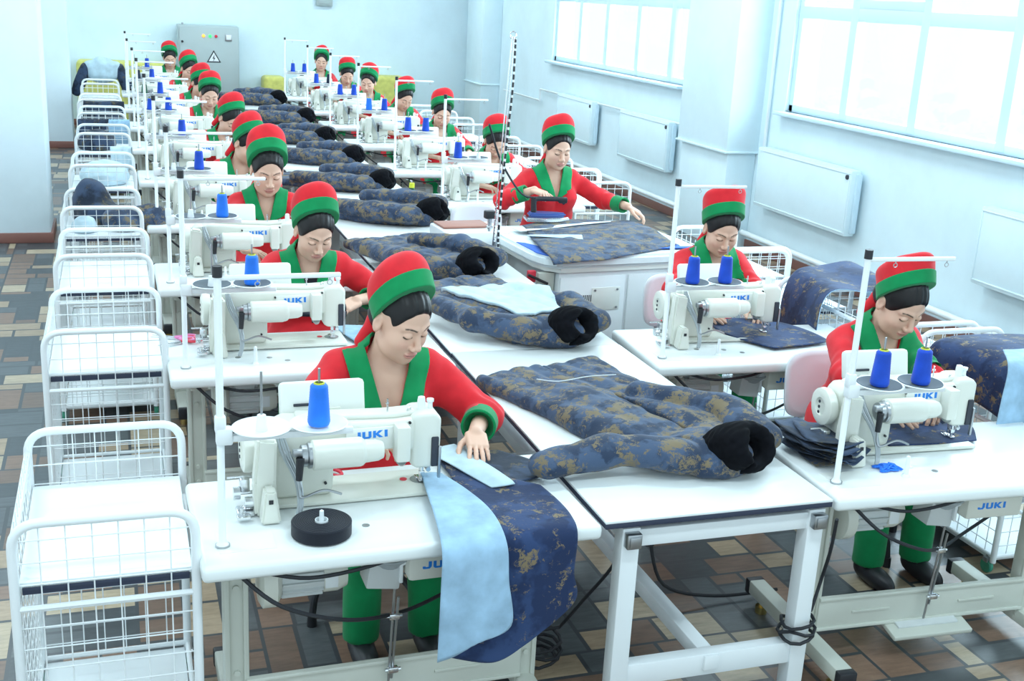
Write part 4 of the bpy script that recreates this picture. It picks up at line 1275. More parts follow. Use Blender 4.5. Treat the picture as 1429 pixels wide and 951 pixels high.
protoT = protoM = protoS = None
ALL = [(t, i, len(LEFT), CART_ROW) for i, t in enumerate(LEFT)] + [(t, i, len(RIGHT), WIN_ROW) for i, t in enumerate(RIGHT)]
for t, i, n, row in ALL:
    w = rowlab(i, n, row)
    lt, lm, ls = 'white sewing table with grey steel legs, ' + w, 'cream industrial sewing machine, ' + w, 'white thread stand pole with two dishes, ' + w
    gt, gm, gs = 'sewing tables', 'sewing machines', 'thread stands'
    if protoT is None:
        protoT = make_table(t, lt, gt); protoM = make_machine(t, lm, gm); protoS = make_stand(t, ls, gs)
    else:
        if i == 1 and row == CART_ROW: protoS = make_stand(t, ls, gs, True)
        else: copy_tree(protoS, at_table(t, SX, SY, TZ + .002), t[2], ls)
        copy_tree(protoT, (t[0], t[1], 0), t[2], lt)
        copy_tree(protoM, at_table(t, NX, NY, TZ + .0015), t[2], lm)
# thread cones
protoC = {}
def cone(t, k, mt, label, hgt=.125):
    key = (mt.name, hgt)
    g = 'thread cones'
    if key not in protoC: protoC[key] = make_cone(t, k, label, mt, g, hgt)
    else: copy_tree(protoC[key], at_table(t, SX + (.112, .272)[k], SY, TZ + .351), t[2], label)
for t, i, n, row in ALL:
    w = rowlab(i, n, row)
    if row == CART_ROW:
        cone(t, 1, M_lblue if i < 3 else M_blue, ('bright ' if i < 3 else 'dark ') + 'blue thread cone on outer dish, stand ' + w)
        if i in (5, 7): cone(t, 0, M_dthread if i == 7 else M_blue, 'thread cone on inner dish, stand ' + w, .11)
        if i == 6: cone(t, 0, M_gthread, 'dark green thread cone, stand ' + w, .10)
    else:
        cone(t, 0, M_blue if i != 4 else M_lblue, 'blue thread cone on inner dish, stand ' + w)
        if i != 2: cone(t, 1, M_blue if i != 6 else M_dthread, 'dark blue thread cone on outer dish, stand ' + w)
# white shared tables down the middle
seams = [2.975, 4.75, 6.50, 8.30, 10.1, 11.9, 13.7, 15.5, 17.3]
pw = None
for i in range(len(seams) - 1):
    L = 1.772
    lab = 'white work table with black edge, ' + ('its bare white frame showing at the front' if i == 0 else rowlab(i, len(seams) - 1, 'middle line'))
    if pw is None: pw = make_worktable((1.383, seams[i], 0), L, lab, 'work tables')
    else: copy_tree(pw, (1.383 - .004 * i, seams[i], 0), 0, lab)
# socket box hanging under the first work table
r = empty('socket_box', (1.86, 3.75, .56), R_(12), 'grey socket box with coiled black cable hung under the front work table', 'socket box')
MB().box((0, 0, .06), (.15, .11, .17), .01).build('box_body', M_stand, r)
c = MB(); c.tube([(.02 + .035 * math.cos(a), -.05 + .035 * math.sin(a), -.02 - a * .0085) for a in [k * .5 for k in range(64)]], .009, 6); c.build('coiled_cable', M_rubber, r)
c = MB(); c.tube(smooth_path([(.05, -.05, -.28), (.10, -.10, -.46), (.32, -.16, -.53), (.60, -.22, -.535)], 6), .007, 7); c.build('trailing_cable', M_rubber, r)
# mesh carts
cl = [(-0.308, 3.02, .66), (-0.313, 4.82, .70), (-0.323, 6.21, .69), (-0.338, 7.57, .68), (-0.343, 9.32, .78), (-0.348, 11.25, .80), (-0.368, 12.95, .85), (-0.398, 14.35, .75), (-0.408, 16.5, .75)]
pc = None
for i, (x, y, L) in enumerate(cl):
    lab = 'white wire-mesh cart ' + rowlab(i, len(cl), 'aisle row of carts')
    if pc is None: pc = make_cart((x, y, 0), lab, 'mesh carts')
    else: copy_tree(pc, (x, y, 0), 0, lab)
cr = [(3.475, 4.40), (3.45, 6.08), (3.47, 8.55), (3.50, 9.25), (3.50, 10.75), (3.52, 12.5), (3.52, 13.9)]
rl = ['white wire-mesh cart behind the front window row sewer', 'white wire-mesh cart behind the second window row sewer', 'white wire-mesh cart just behind the ironing worker',
      'white wire-mesh cart behind the ironing worker, the farther of the two', 'white wire-mesh cart beside the third window row sewer', 'white wire-mesh cart beside the fourth window row sewer', 'white wire-mesh cart beside the fifth window row sewer']
for (x, y), lab in zip(cr, rl): copy_tree(pc, (x, y, 0), 0, lab)
copy_tree(pc, (3.52, 3.60, 0), 0, 'white wire-mesh cart at the front window row table under camouflage cloth')
copy_tree(pc, (3.40, 4.62 + .72, 0), 0, 'white wire-mesh cart under the big draped camouflage cloth')
# chairs
chp = make_chair((3.03, 4.095, 0), R_(-4), 'white plastic work chair of the front window row sewer', 'work chairs')
def chair(x, y, a, lab): copy_tree(chp, (x, y, 0), R_(a), lab)
chair(3.0, 5.60, -8, 'white plastic work chair of the second window row sewer')
chair(.875, 4.06, 3, 'white plastic work chair of the front aisle row sewer')
chair(2.50, 7.86, 0, 'empty white plastic chair left of the ironing worker')
for i, y in zip(range(1, 9), (5.71, 7.17, 8.86, 10.62, 12.48, 14.08, 15.93, 17.88)):
    t = LEFT[i]; chair((.87, .84, .86, .90, .90, .90, .89, .78)[i - 1], y, 0, 'white plastic chair of the sewer ' + rowlab(i, 9, CART_ROW))
for i, y in zip(range(2, 8), (9.48, 11.20, 12.88, 14.48, 16.03, 17.90)):
    t = RIGHT[i]; chair(2.99, y, 0, 'white plastic chair of the sewer ' + rowlab(i, 8, WIN_ROW))
# ================================================================ COATS
CG = 'camouflage winter coats'
Z1 = TZ + .0015
co1 = make_coat((1.95, 3.24, Z1), R_(15.5), 'camouflage coat with black fur collar spread flat on the front work table', CG, dict(h=.0062, seed=1, stitch=True,
    s1=[(-.17, .08, .07), (-.36, .20, .08), (-.60, .24, .06)], s2=[(.22, .08, .08), (.27, .28, .095), (.12, .62, .085)]))
co2 = make_coat((1.93, 4.76, Z1), R_(14), 'camouflage coat with pale lining folded open, second along the work tables', CG, dict(h=.007, seed=5, flap=True,
    s1=[(-.17, .08, .07), (-.33, .25, .09), (-.36, .62, .085)], s2=[(.22, .08, .08), (.26, .34, .09), (.14, .62, .08)]))
co3 = make_coat((1.85, 6.03, Z1), R_(17), 'camouflage coat with black fur collar, third along the work tables', CG, dict(h=.008, seed=9, w=.24, len=1.02, placket=False,
    s1=[(-.17, .08, .08), (-.30, .25, .10), (-.34, .66, .09)], s2=[(.20, .08, .10), (.14, .34, .13), (.02, .62, .11)]))
co4 = make_coat((2.02, 7.62, Z1), R_(47), 'camouflage coat lying crosswise, fourth along the work tables', CG, dict(h=.009, seed=13, w=.20, len=.95, puff=1.15, placket=False,
    s1=[(-.15, .08, .08), (-.22, .30, .09), (-.20, .66, .085)], s2=[(.18, .06, .11), (.17, .28, .13), (.10, .55, .12)]))
for (x, y), rz, sc_, lab in [((1.96, 8.95), 52, .95, 'dark camouflage coat with fur collar, fifth along the work tables'), ((2.00, 10.35), 55, .95, 'rolled camouflage coat with fur collar, sixth along the work tables'),
                       ((1.98, 11.75), 50, .95, 'rolled camouflage coat, seventh along the work tables'), ((2.06, 13.5), 58, 1.0, 'rolled dark coat, eighth along the work tables'), ((2.02, 15.6), 62, 1.05, 'rolled dark coat with fur collar, last along the work tables')]:
    copy_tree(co4, (x, y, Z1), R_(rz), lab)
    KEEP = [o for o in COL.objects if o.get('label') == lab][0]; KEEP.scale = (sc_, sc_, sc_)
# ================================================================ CLOTH AT THE MACHINES
Zc = TZ + .004
def cl(name, rows, mats, label, cat, group=None, **k):
    return tag(loft(name, rows, mats, None, **k), label, cat, group)
E_ = .77
# camouflage panel sliding off the front table
cl('hanging_cloth', [[(1.00, 3.46, E_ + .006), (1.12, 3.36, E_ + .006), (1.26, 3.24, E_ + .006)], [(.985, 3.30, E_ + .006), (1.12, 3.2, E_ + .006), (1.275, 3.12, E_ + .006)], [(.94, 3.02, E_ + .008), (1.10, 3.0, E_ + .008), (1.275, 3.00, E_ + .006)],
    [(.90, 2.925, .750), (1.08, 2.922, .752), (1.268, 2.928, .755)], [(.875, 2.905, .62), (1.07, 2.90, .62), (1.258, 2.91, .64)], [(.855, 2.895, .50), (1.06, 2.885, .45), (1.262, 2.90, .54)], [(.845, 2.89, .425), (1.00, 2.88, .385), (1.10, 2.885, .425)]],
    M_camo2, 'dark blue camouflage panel hanging off the front sewing table', 'cloth', nu=36, nv=60, wav=.005, wf=14)
cl('lining_strip', [[(.900, 3.385, E_ + .020), (.935, 3.385, E_ + .020), (.962, 3.375, E_ + .020)], [(.88, 3.26, E_ + .024), (.95, 3.24, E_ + .024), (1.005, 3.22, E_ + .024)], [(.855, 3.06, E_ + .028), (.95, 3.04, E_ + .028), (1.03, 3.04, E_ + .028)],
    [(.835, 2.892, .770), (.93, 2.888, .770), (1.030, 2.890, .770)], [(.830, 2.868, .66), (.93, 2.864, .66), (1.035, 2.865, .66)], [(.828, 2.862, .55), (.92, 2.854, .53), (1.046, 2.856, .515)], [(.826, 2.862, .42), (.88, 2.854, .44), (.94, 2.854, .475)]],
    M_lining, 'pale blue lining strip hanging from under the front machine needle', 'cloth', nu=26, nv=60, wav=.003, wf=16, seed=4)
cl('cloth_piece', [[(.99, 3.54, E_), (1.12, 3.57, E_), (1.22, 3.575, E_)], [(1.00, 3.40, E_ + .001), (1.15, 3.42, E_ + .001), (1.31, 3.46, E_)], [(1.01, 3.29, E_), (1.16, 3.29, E_), (1.325, 3.33, E_)]],
    M_camod, 'camouflage piece lying flat under the front woman\'s hand', 'cloth', wav=.003)
cl('lining_piece', [[(.965, 3.575, E_ + .014), (1.02, 3.60, E_ + .016), (1.075, 3.62, E_ + .014)], [(1.005, 3.46, E_ + .018), (1.07, 3.46, E_ + .022), (1.12, 3.46, E_ + .018)], [(1.05, 3.345, E_ + .016), (1.11, 3.31, E_ + .028), (1.165, 3.285, E_ + .022)], [(1.095, 3.245, E_ + .013), (1.14, 3.235, E_ + .02), (1.175, 3.25, E_ + .016)]],
    M_lining2, 'pale pointed lining piece under the front woman\'s hand', 'cloth', wav=.003, seed=7)
cl('lining_piece', [[(.93, 5.20, E_ + .004), (1.05, 5.17, E_ + .004), (1.16, 5.16, E_ + .004)], [(.95, 5.05, E_ + .004), (1.06, 5.03, E_ + .006), (1.18, 5.02, E_ + .004)], [(.98, 4.93, E_ + .004), (1.08, 4.92, E_ + .004), (1.20, 4.91, E_ + .004)]],
    M_lining, 'pale lining piece beside the second aisle row machine needle', 'cloth', wav=.003, seed=3)
cl('cloth_piece', [[(2.70, 3.55, E_ + .008), (2.92, 3.56, E_ + .008), (3.16, 3.53, E_ + .004)], [(2.68, 3.44, E_ + .008), (2.88, 3.43, E_ + .008), (3.13, 3.43, E_ + .004)], [(2.66, 3.32, E_ + .008), (2.85, 3.30, E_ + .008), (3.05, 3.31, E_ + .004)]],
    M_camo2, 'camouflage piece under the hands of the front window row woman', 'cloth', wav=.003, seed=2)
cl('cloth_piece', [[(2.78, 4.98, E_ + .014), (2.93, 4.98, E_ + .02), (3.10, 4.98, E_ + .012)], [(2.76, 4.80, E_ + .006), (2.95, 4.84, E_ + .010), (3.20, 4.88, E_ + .004)], [(2.84, 4.64, E_ + .003), (3.0, 4.68, E_ + .004), (3.24, 4.72, E_ + .003)], [(2.90, 4.53, E_ + .003), (3.05, 4.55, E_ + .003), (3.24, 4.585, E_ + .003)]],
    M_camo2, 'camouflage piece spread under the hands of the second window row woman', 'cloth', wav=.004, seed=6)
# bundle of small cut pieces by the front window row machine
def bundle(x, y, z, lab, n, seed, m):
    r = empty('cloth_bundle', (x, y, z), 0, lab, 'cloth bundle'); rs = random.Random(seed)
    for k in range(n):
        a = rs.uniform(-.5, .5); zz = .004 + k * .0062
        w, l = rs.uniform(.06, .10), rs.uniform(.12, .17); c, s_ = math.cos(a), math.sin(a)
        ox, oy = rs.uniform(-.03, .03), rs.uniform(-.03, .03)
        rows = []
        for v in (-1, -.3, .4, 1):
            rows.append([(ox + (u * w * c - v * l * s_) * (.75 if abs(v) == 1 else 1), oy + (u * w * s_ + v * l * c), zz + .012 * abs(u) * rs.random() + (.03 * rs.random() if v == -1 else 0)) for u in (-1, 0, 1)])
        loft('cut_piece', rows, m, r, 10, 12, .004, .004, 30, seed + k)
    return r
bundle(2.37, 3.33, TZ + .002, 'bundle of small dark camouflage cut pieces beside the front window row machine', 12, 3, M_camod)
bundle(2.30, 7.0, TZ + .004, 'tangle of dark cut pieces at the edge of the work tables near the iron stand', 8, 8, M_camod)
# reel of black tape on its pin
x, y, z = at_table(LEFT[0], .352, .138, TZ + .002)
r = empty('tape_reel', (x, y, z), 0, 'flat reel of black tape on the front aisle row sewing table', 'tape reel')
pr = [(.020, .012)]
for k in range(20): pr.append((.022 + k * .0032, .042 + .0012 * (k % 2)))
pr += [(.088, .040), (.088, .003), (.022, .001), (.020, .012)]
MB().lathe(pr, (0, 0, 0), (0, 0, 1), 48).build('tape', M_tape, r)
MB().lathe([(.0175, .002), (.0195, .002), (.0195, .046), (.0175, .046), (.0175, .002)], (0, 0, 0), (0, 0, 1), 24).build('reel_core', M_white, r)
# scissors
def scissors(x, y, rz, lab, hm):
    r = empty('scissors', (x, y, TZ + .004), rz, lab, 'scissors', None)
    for s in (-1, 1):
        b = MB(); b.prism([(-.004 * s, .0), (.010 * s, .0), (.002 * s, .11), (-.001 * s, .11)], 0, .003, Matrix.Rotation(-s * .10, 4, 'Z') @ Matrix.Translation((0, 0, .002 + .003 * (s > 0))))
        bl = b.build('blade', M_chrome, r)
        h = MB(); P_ = [(s * .024 + .018 * math.cos(a) * 1.0, -.055 + .030 * math.sin(a), .008) for a in [2 * PI * k / 18 for k in range(18)]]
        h.tube(P_, .006, 8, closed=True).tube([(s * .012, -.028, .007), (s * .002, .004, .006)], .007, 8)
        h.build('handle', hm, bl)
    MB().cyl((0, .006, .0), (0, .006, .011), .005, None, 10).build('pivot', M_steel, r)
    return r
scissors(.635, 3.43, R_(205), 'red-handled scissors lying beside the front aisle row machine', M_redp)
scissors(.235, 5.05, R_(120), 'red-handled scissors on the second aisle row table by the thread stand', M_redp)
scissors(.215, 5.12, R_(70), 'pink-handled scissors on the second aisle row table beside the red pair', M_pinkp)
# scrap of blue thread
def scrap(x, y, lab, m, sc_=1.0):
    b = MB(); rs = random.Random(5); pts = []
    for k in range(120):
        a = k * .9; q = rs.uniform(.2, 1)
        pts.append((x + sc_ * .05 * q * math.cos(a), y + sc_ * .028 * q * math.sin(a * 1.13), TZ + .005 + sc_ * .018 * (1 - q) * rs.random() * 1.5))
    b.tube(smooth_path(pts, 3), .0035, 5)
    return tag(b.build('thread_scrap', m), lab, 'thread')
scrap(2.545, 3.165, 'tangle of bright blue thread on the front window row table', M_lblue)
# green-capped spool on the fifth coat
r = empty('thread_spool', (2.12, 8.55, TZ + .002), 0, 'small dark spool with yellow cap at the edge of the work tables', 'thread spool')
MB().lathe([(0, 0), (.024, 0), (.022, .10), (0, .10)], (0, 0, 0), (0, 0, 1), 18).build('thread', M_gthread, r)
MB().lathe([(0, .10), (.022, .10), (.020, .135), (0, .138)], (0, 0, 0), (0, 0, 1), 18).build('cap', M_yellow, r)
# ================================================================ IRONING STATION
def ironing():
    r = empty('ironing_table', (2.30, 6.08, 0), R_(5), 'white vacuum ironing table with slotted cabinet doors in front of the standing woman', 'ironing table')
    W, D = 1.10, .96
    b = MB(); pts = [(.0, .20), (.03, .08), (.10, .0), (W, 0), (W, D), (.06, D), (0, .80)]
    b.prism(pts, .795, .865); bmesh.ops.bevel(b.bm, geom=b.bm.edges[:], offset=.018, segments=3, affect='EDGES')
    b.build('table_board', M_sheet, r)
    b = MB(); b.prism([(x * .96 + .025, y * .96 + .02) for x, y in pts], .770, .797); b.build('pad', M_panel, r)
    b = MB(); b.prism([(.02, .15), (.05, .07), (.11, .025), (.24, .025), (.16, .20), (.06, .42), (.02, .45)], .864, .869); b.build('blue_cover', M_cushion, r)
    c = MB(); c.box((.61, .43, .41), (.98, .78, .72), .008); cb = c.build('cabinet_body', M_white, r)
    for x0, x1 in ((.125, .56), (.58, 1.09)):
        m = MB(); m.box(((x0 + x1) / 2, .032, .41), (x1 - x0, .012, .66), .004); dr = m.build('door', M_white, cb)
        m = MB(); xs = x0 + (.12 if x0 < .3 else .22)
        for k in range(16): m.box((xs + (k - 8) * .0125, .0255, .60), (.005, .004, .055))
        m.build('vent', M_dark, dr)
    m = MB(); m.box((.43, .024, .60), (.19, .006, .14), .002); pl = m.build('access_plate', M_panel, cb)
    m = MB()
    for x, z in ((.355, .545), (.505, .545), (.355, .655), (.505, .655)): m.cyl((x, .022, z), (x, .016, z), .007, None, 8)
    m.build('bolt', M_steel, pl)
    m = MB(); m.box((.22, .0255, .33), (.16, .003, .12), .001); m.build('sticker', M_white, cb)
    m = MB(); m.cyl((.60, .026, .10), (.60, .016, .10), .016, None, 12); m.build('door_knob', M_dark, cb)
    for x, y in ((.16, .16), (1.06, .16), (.16, .84), (1.06, .84)): MB().cyl((x, y, 0), (x, y, .05), .025, None, 12).build('foot', M_rubber, r)
    m = MB(); m.box((.06, .10, .70), (.10, .04, .12), .004); m.build('control_bracket', M_stand, r)
    m = MB(); m.box((-.03, .10, .74), (.05, .03, .07), .006); m.build('red_switch', M_redp, r)
    m = MB(); m.cyl((-.06, .08, .755), (.06, .06, .70), .008, None, 8); m.build('lever', M_black, r)
    return r
ironing()
Zi = .871
cl('cloth_piece', [[(2.46, 6.95, Zi + .004), (2.80, 7.08, Zi + .006), (3.15, 7.06, Zi + .006), (3.24, 6.99, Zi + .012)], [(2.42, 6.70, Zi + .004), (2.80, 6.78, Zi + .014), (3.12, 6.80, Zi + .02), (3.27, 6.78, Zi + .02)], [(2.36, 6.40, Zi + .004), (2.72, 6.50, Zi + .012), (3.05, 6.55, Zi + .016), (3.27, 6.56, Zi + .010)],
    [(2.33, 6.12, Zi + .006), (2.66, 6.25, Zi + .008), (3.0, 6.33, Zi + .008), (3.26, 6.42, Zi + .006)], [(2.34, 6.045, .83), (2.62, 6.07, .84), (2.95, 6.16, .86), (3.26, 6.32, Zi)]],
    M_camo, 'camouflage cloth being pressed on the ironing table', 'cloth', nu=60, nv=54, wav=.013, wf=16)
cl('lining_piece', [[(2.36, 6.86, Zi + .012), (2.60, 6.92, Zi + .014), (2.90, 6.98, Zi + .020), (3.10, 6.99, Zi + .024)], [(2.37, 6.72, Zi + .020), (2.60, 6.80, Zi + .022), (2.90, 6.90, Zi + .026), (3.08, 6.95, Zi + .030)]],
    M_sheet, 'narrow white strip beneath the iron on the ironing table', 'cloth', wav=.002, thick=.003)
cl('lining_piece', [[(2.38, 6.62, Zi + .018), (2.55, 6.60, Zi + .022), (2.72, 6.56, Zi + .026)], [(2.37, 6.60, Zi + .018), (2.53, 6.52, Zi + .022), (2.68, 6.44, Zi + .024)]],
    M_lining2, 'small pale blue strip on the camouflage cloth of the ironing table', 'cloth', wav=.002, thick=.003)
cl('cloth_sheet', [[(3.02, 7.08, Zi + .002), (3.15, 7.09, Zi + .003), (3.27, 7.09, Zi + .002)], [(3.20, 6.7, Zi + .002), (3.27, 6.7, Zi + .003), (3.33, 6.7, Zi + .002)], [(3.25, 6.30, Zi + .002), (3.30, 6.29, Zi + .003), (3.36, 6.28, Zi + .002)]],
    M_sheet, 'white sheet covering the window end of the ironing table', 'cloth', wav=.005)
cl('blue_cloth', [[(3.10, 6.34, Zi + .003), (3.22, 6.35, Zi + .004), (3.35, 6.36, Zi + .003)], [(3.10, 6.24, Zi + .003), (3.22, 6.24, Zi + .003), (3.35, 6.25, Zi + .003)]],
    M_cushion, 'bright blue cloth edge on the ironing table beside the white sheet', 'cloth', wav=.003)
def iron():
    r = empty('steam_iron', (2.655, 7.010, Zi + .030), R_(-8), 'chrome-soled steam iron in the standing woman\'s hand', 'iron')
    out = [(-.15, -.060), (-.03, -.068), (.08, -.045), (.150, 0), (.08, .045), (-.03, .068), (-.15, .060)]
    b = MB(); b.prism(out, 0, .028); bmesh.ops.bevel(b.bm, geom=b.bm.edges[:], offset=.006, segments=2, affect='EDGES'); b.build('sole_plate', M_chrome, r)
    b = MB(); b.prism([(x * .86, y * .80) for x, y in out], .028, .056); bmesh.ops.bevel(b.bm, geom=b.bm.edges[:], offset=.010, segments=2, affect='EDGES'); b.build('iron_body', M_iron, r)
    b = MB(); b.tube(rounded([(-.095, 0, .05), (-.095, 0, .145), (.075, 0, .145), (.11, 0, .12)], .03), .016, 10); b.box((.095, 0, .138), (.06, .038, .040), .010); b.cyl((-.095, 0, .06), (-.10, 0, .155), .020, .017, 12); b.build('handle', M_black, r)
    b = MB(); b.tube(smooth_path([(-.10, 0, .150), (-.17, -.04, .17), (-.27, -.22, .26), (-.42, -.48, .46), (-.52, -.62, .68)], 8), .0065, 8); b.build('power_cord', M_rubber, r)
    return r
iron()
def hose_stand():
    r = empty('iron_hose_stand', (2.10, 6.40, TZ + .002), 0, 'tall thin chrome stand with striped iron cord, on the work tables', 'cord stand')
    b = MB(); b.box((.0, 0, .012), (.10, .08, .022), .004).cyl((0, 0, .02), (0, 0, .14), .016, .012, 12); b.build('base', M_steel, r)
    for dx in (-.012, .012):
        b = MB(); b.cyl((dx, 0, .10), (.055 + dx * .5, .02, 1.32), .0045, None, 8); b.build('rod', M_chrome, r)
    b = MB(); b.tube([(.055 + .018 * math.cos(a), .02, 1.325 + .022 * math.sin(a)) for a in [2 * PI * k / 16 for k in range(16)]], .004, 6, closed=True)
    b.tube([(.0 + .008 * math.cos(k * .7), .0 + .008 * math.sin(k * .7), .14 + k * .004) for k in range(60)], .002, 5); b.build('spring_hook', M_chrome, r)
    # woven cord in black and white turns
    P = smooth_path([(.075, .03, 1.31), (.070, .02, 1.05), (.045, .0, .75), (.025, -.01, .45), (.015, -.02, .15), (.02, -.05, .02)], 40)
    b = MB()
    for k in range(0, len(P) - 2, 2):
        b.mi = 1 if (k // 2) % 3 == 0 else 0; b.tube(P[k:k + 3], .0065, 7, cap=False)
    b.build('striped_cord', [M_black, M_sheet], r)
    return r
hose_stand()
def press_box():
    r = empty('sleeve_board', (2.10, 6.93, TZ + .002), R_(4), 'white box with brown top board beside the cord stand on the work tables', 'pressing box')
    MB().box((0, 0, .06), (.42, .34, .12), .012).build('box_body', M_white, r)
    MB().box((-.03, .05, .128), (.32, .20, .014), .004).build('top_board', M_brownboard, r)
    b = MB(); b.cyl((.08, -.14, .12), (.08, -.14, .20), .014, None, 12).box((.08, -.14, .145), (.04, .03, .02), .004); cl_ = b.build('clamp', M_chrome, r)
    MB().box((.08, -.14, .225), (.07, .05, .05), .008).build('clamp_head', M_black, cl_)
press_box()
# pale paper patterns and strips between the coats
cl('cloth_piece', [[(1.42, 6.98, E_ - .004), (1.60, 7.10, E_ - .004), (1.78, 7.28, E_ - .004)], [(1.52, 6.80, E_ - .004), (1.68, 6.93, E_ - .004), (1.88, 7.10, E_ - .004)]], M_lining2, 'pale cloth strip lying between the third and fourth coats', 'cloth', wav=.003)
cl('cloth_piece', [[(1.50, 8.35, E_ - .003), (1.75, 8.50, E_ - .003), (2.0, 8.62, E_ - .003)], [(1.55, 8.20, E_ - .003), (1.78, 8.32, E_ - .003), (2.02, 8.44, E_ - .003)]], M_lining2, 'pale cloth strip lying between the fourth and fifth coats', 'cloth', wav=.003)
# ================================================================ CLOTH OVER CARTS
def drape(x0, x1, y, z, front, back, m, label, seed, sag=.0):
    """cloth hung across a rail at height z"""
    n = 6; xs = [x0 + (x1 - x0) * k / n for k in range(n + 1)]; rs = random.Random(seed)
    rows = []
    for f, zz, yy in ((1, z - front, y - .07), (.5, z - front * .5, y - .05), (.0, z + .012, y - .018), (-.0, z + .016, y + .018), (-.5, z - back * .5, y + .05), (-1, z - back, y + .07)):
        rows.append([(x + rs.uniform(-.006, .006), yy + rs.uniform(-.012, .012), zz + (rs.uniform(-.03, .03) if abs(f) == 1 else 0)) for x in xs])
    return cl('draped_cloth', rows, m, label, 'cloth', 'cloths hung over carts', nu=40, nv=34, wav=.006, wf=16, seed=seed)
drape(-.34, -.07, 12.06, .905, .26, .22, M_camod, 'dark half of the cloth hung over the sixth cart', 1)
drape(-.06, .13, 12.05, .905, .28, .2, M_lining, 'pale half of the cloth hung over the sixth cart', 2)
drape(-.33, .10, 13.81, .905, .22, .22, M_camod, 'dark camouflage cloth hung over the seventh cart', 3)
drape(-.05, .12, 10.12, .905, .16, .16, M_lining2, 'pale cloth hung over the far rail of the fifth cart', 4)
def heap(x, y, z, sx, sy, sz, m, label, seed, h=.010, extra=None):
    def f(p):
        e = ell(p, (0, 0, sz * .45), (sx, sy, sz))
        if extra: 
            for c, r_ in extra: e = sm(e, ell(p, c, r_), .05)
        e = e + .016 * wob(p, 22, seed) + .010 * wob(p, 44, seed + 1) + .004 * wob(p, 90, seed + 2)
        return np.maximum(e, .002 - p[:, 2])
    o = sdf_obj('cloth_heap', f, (-sx - .3, -sy - .2, -.02), (sx + .3, sy + .2, sz * 1.6 + .1), h, m)
    o.location = (x, y, z); return tag(o, label, 'cloth heap', 'heaps of cloth on the carts')
heap(-.17, 8.06, .722, .12, .13, .20, M_camod, 'heap of dark camouflage cloth at the far end of the fourth cart', 3, .010, [((.06, -.10, .05), (.13, .12, .10))])
heap(.02, 7.82, .722, .14, .17, .10, M_camo, 'camouflage cloth spilling over the side of the fourth cart', 13, .010, [((.17, .0, .06), (.12, .12, .09)), ((.22, -.02, -.02), (.08, .10, .08))])
heap(-.22, 7.70, .722, .08, .09, .07, M_lining2, 'pale cloth tucked in the near corner of the fourth cart', 9)
heap(-.10, 9.62, .722, .18, .22, .12, M_lining2, 'heap of pale cloth on the fifth cart', 5)
heap(-.17, 11.6, .722, .17, .22, .12, M_camod, 'heap of dark cloth on the sixth cart', 7)
heap(.02, 6.5, .172, .10, .14, .10, M_gthread, 'green cloth bag on the lower shelf of the third cart', 4)
# jacket draped over the last cart
def jacket():
    def f(p):
        e = ell(p, (0, 0, .10), (.24, .12, .16)); e = sm(e, cap(p, (-.18, 0, .16), (.18, 0, .16), .07), .05)
        e = sm(e, cap(p, (-.05, 0, .24), (.06, 0, .24), .055), .04)
        return e + .012 * wob(p, 26, 3) + .006 * wob(p, 55, 1)
    o = sdf_obj('jacket', f, (-.4, -.3, -.2), (.4, .3, .45), .011, M_lining2); o.location = (-.14, 17.35, .90)
    tag(o, 'pale blue jacket hung over the last cart of the aisle row', 'jacket')
    for s, m in ((-1, M_camod), (1, M_camod)):
        def g(p, s=s):
            e = cap(p, (s * .22, -.01, .14), (s * .34, -.04, -.16), .075, .08)
            return e + .010 * wob(p, 30, 5) + .005 * wob(p, 60, 2)
        sdf_obj('sleeve', g, np.array([min(.1 * s, .48 * s), -.2, -.32]), np.array([max(.1 * s, .48 * s), .2, .3]), .011, m, o)
jacket()
cl('draped_cloth', [[(3.30, 4.80, .50), (3.36, 5.02, .62), (3.40, 5.28, .58)], [(3.33, 4.82, .74), (3.38, 5.03, .80), (3.42, 5.30, .82)], [(3.40, 4.86, .93), (3.46, 5.08, .935), (3.50, 5.34, .945)], [(3.62, 4.90, .925), (3.66, 5.12, .935), (3.70, 5.40, .945)], [(3.86, 4.92, .90), (3.90, 5.15, .93), (3.92, 5.42, .945)], [(4.02, 4.90, .66), (4.03, 5.15, .70), (4.04, 5.42, .74)]],
    [M_lining, M_camo2], 'big camouflage cloth draped over the cart between two window row women', 'cloth', 'cloths hung over carts', nu=40, nv=50, wav=.012, wf=10, seed=12)
cl('draped_cloth', [[(3.470, 3.560, 0.695), (3.460, 3.820, 0.735), (3.370, 4.040, .74)], [(3.490, 3.540, 0.875), (3.480, 3.820, 0.895), (3.390, 4.060, .88)], [(3.640, 3.540, 0.950), (3.620, 3.820, 0.955), (3.480, 4.080, .925)], [(3.860, 3.560, 0.955), (3.840, 3.820, 0.955), (3.700, 4.100, .93)], [(4.080, 3.580, .90), (4.080, 3.840, .91), (3.930, 4.100, .92)]],
    M_camo2, 'camouflage cloth spread over the cart at the front window row table', 'cloth', 'cloths hung over carts', nu=40, nv=44, wav=.010, wf=12, seed=15)
cl('draped_cloth', [[(3.290, 3.490, 0.680), (3.420, 3.490, 0.640), (3.560, 3.500, 0.600)], [(3.300, 3.495, 0.840), (3.440, 3.495, 0.820), (3.580, 3.505, 0.800)], [(3.340, 3.530, 0.976), (3.500, 3.530, 0.976), (3.640, 3.540, 0.976)], [(3.480, 3.720, 0.985), (3.580, 3.720, 0.985), (3.700, 3.720, 0.985)]],
    M_lining, 'pale lining strip over the camouflage cloth at the right edge of the photo', 'cloth', 'cloths hung over carts', nu=24, nv=34, wav=.006, wf=14, seed=17)

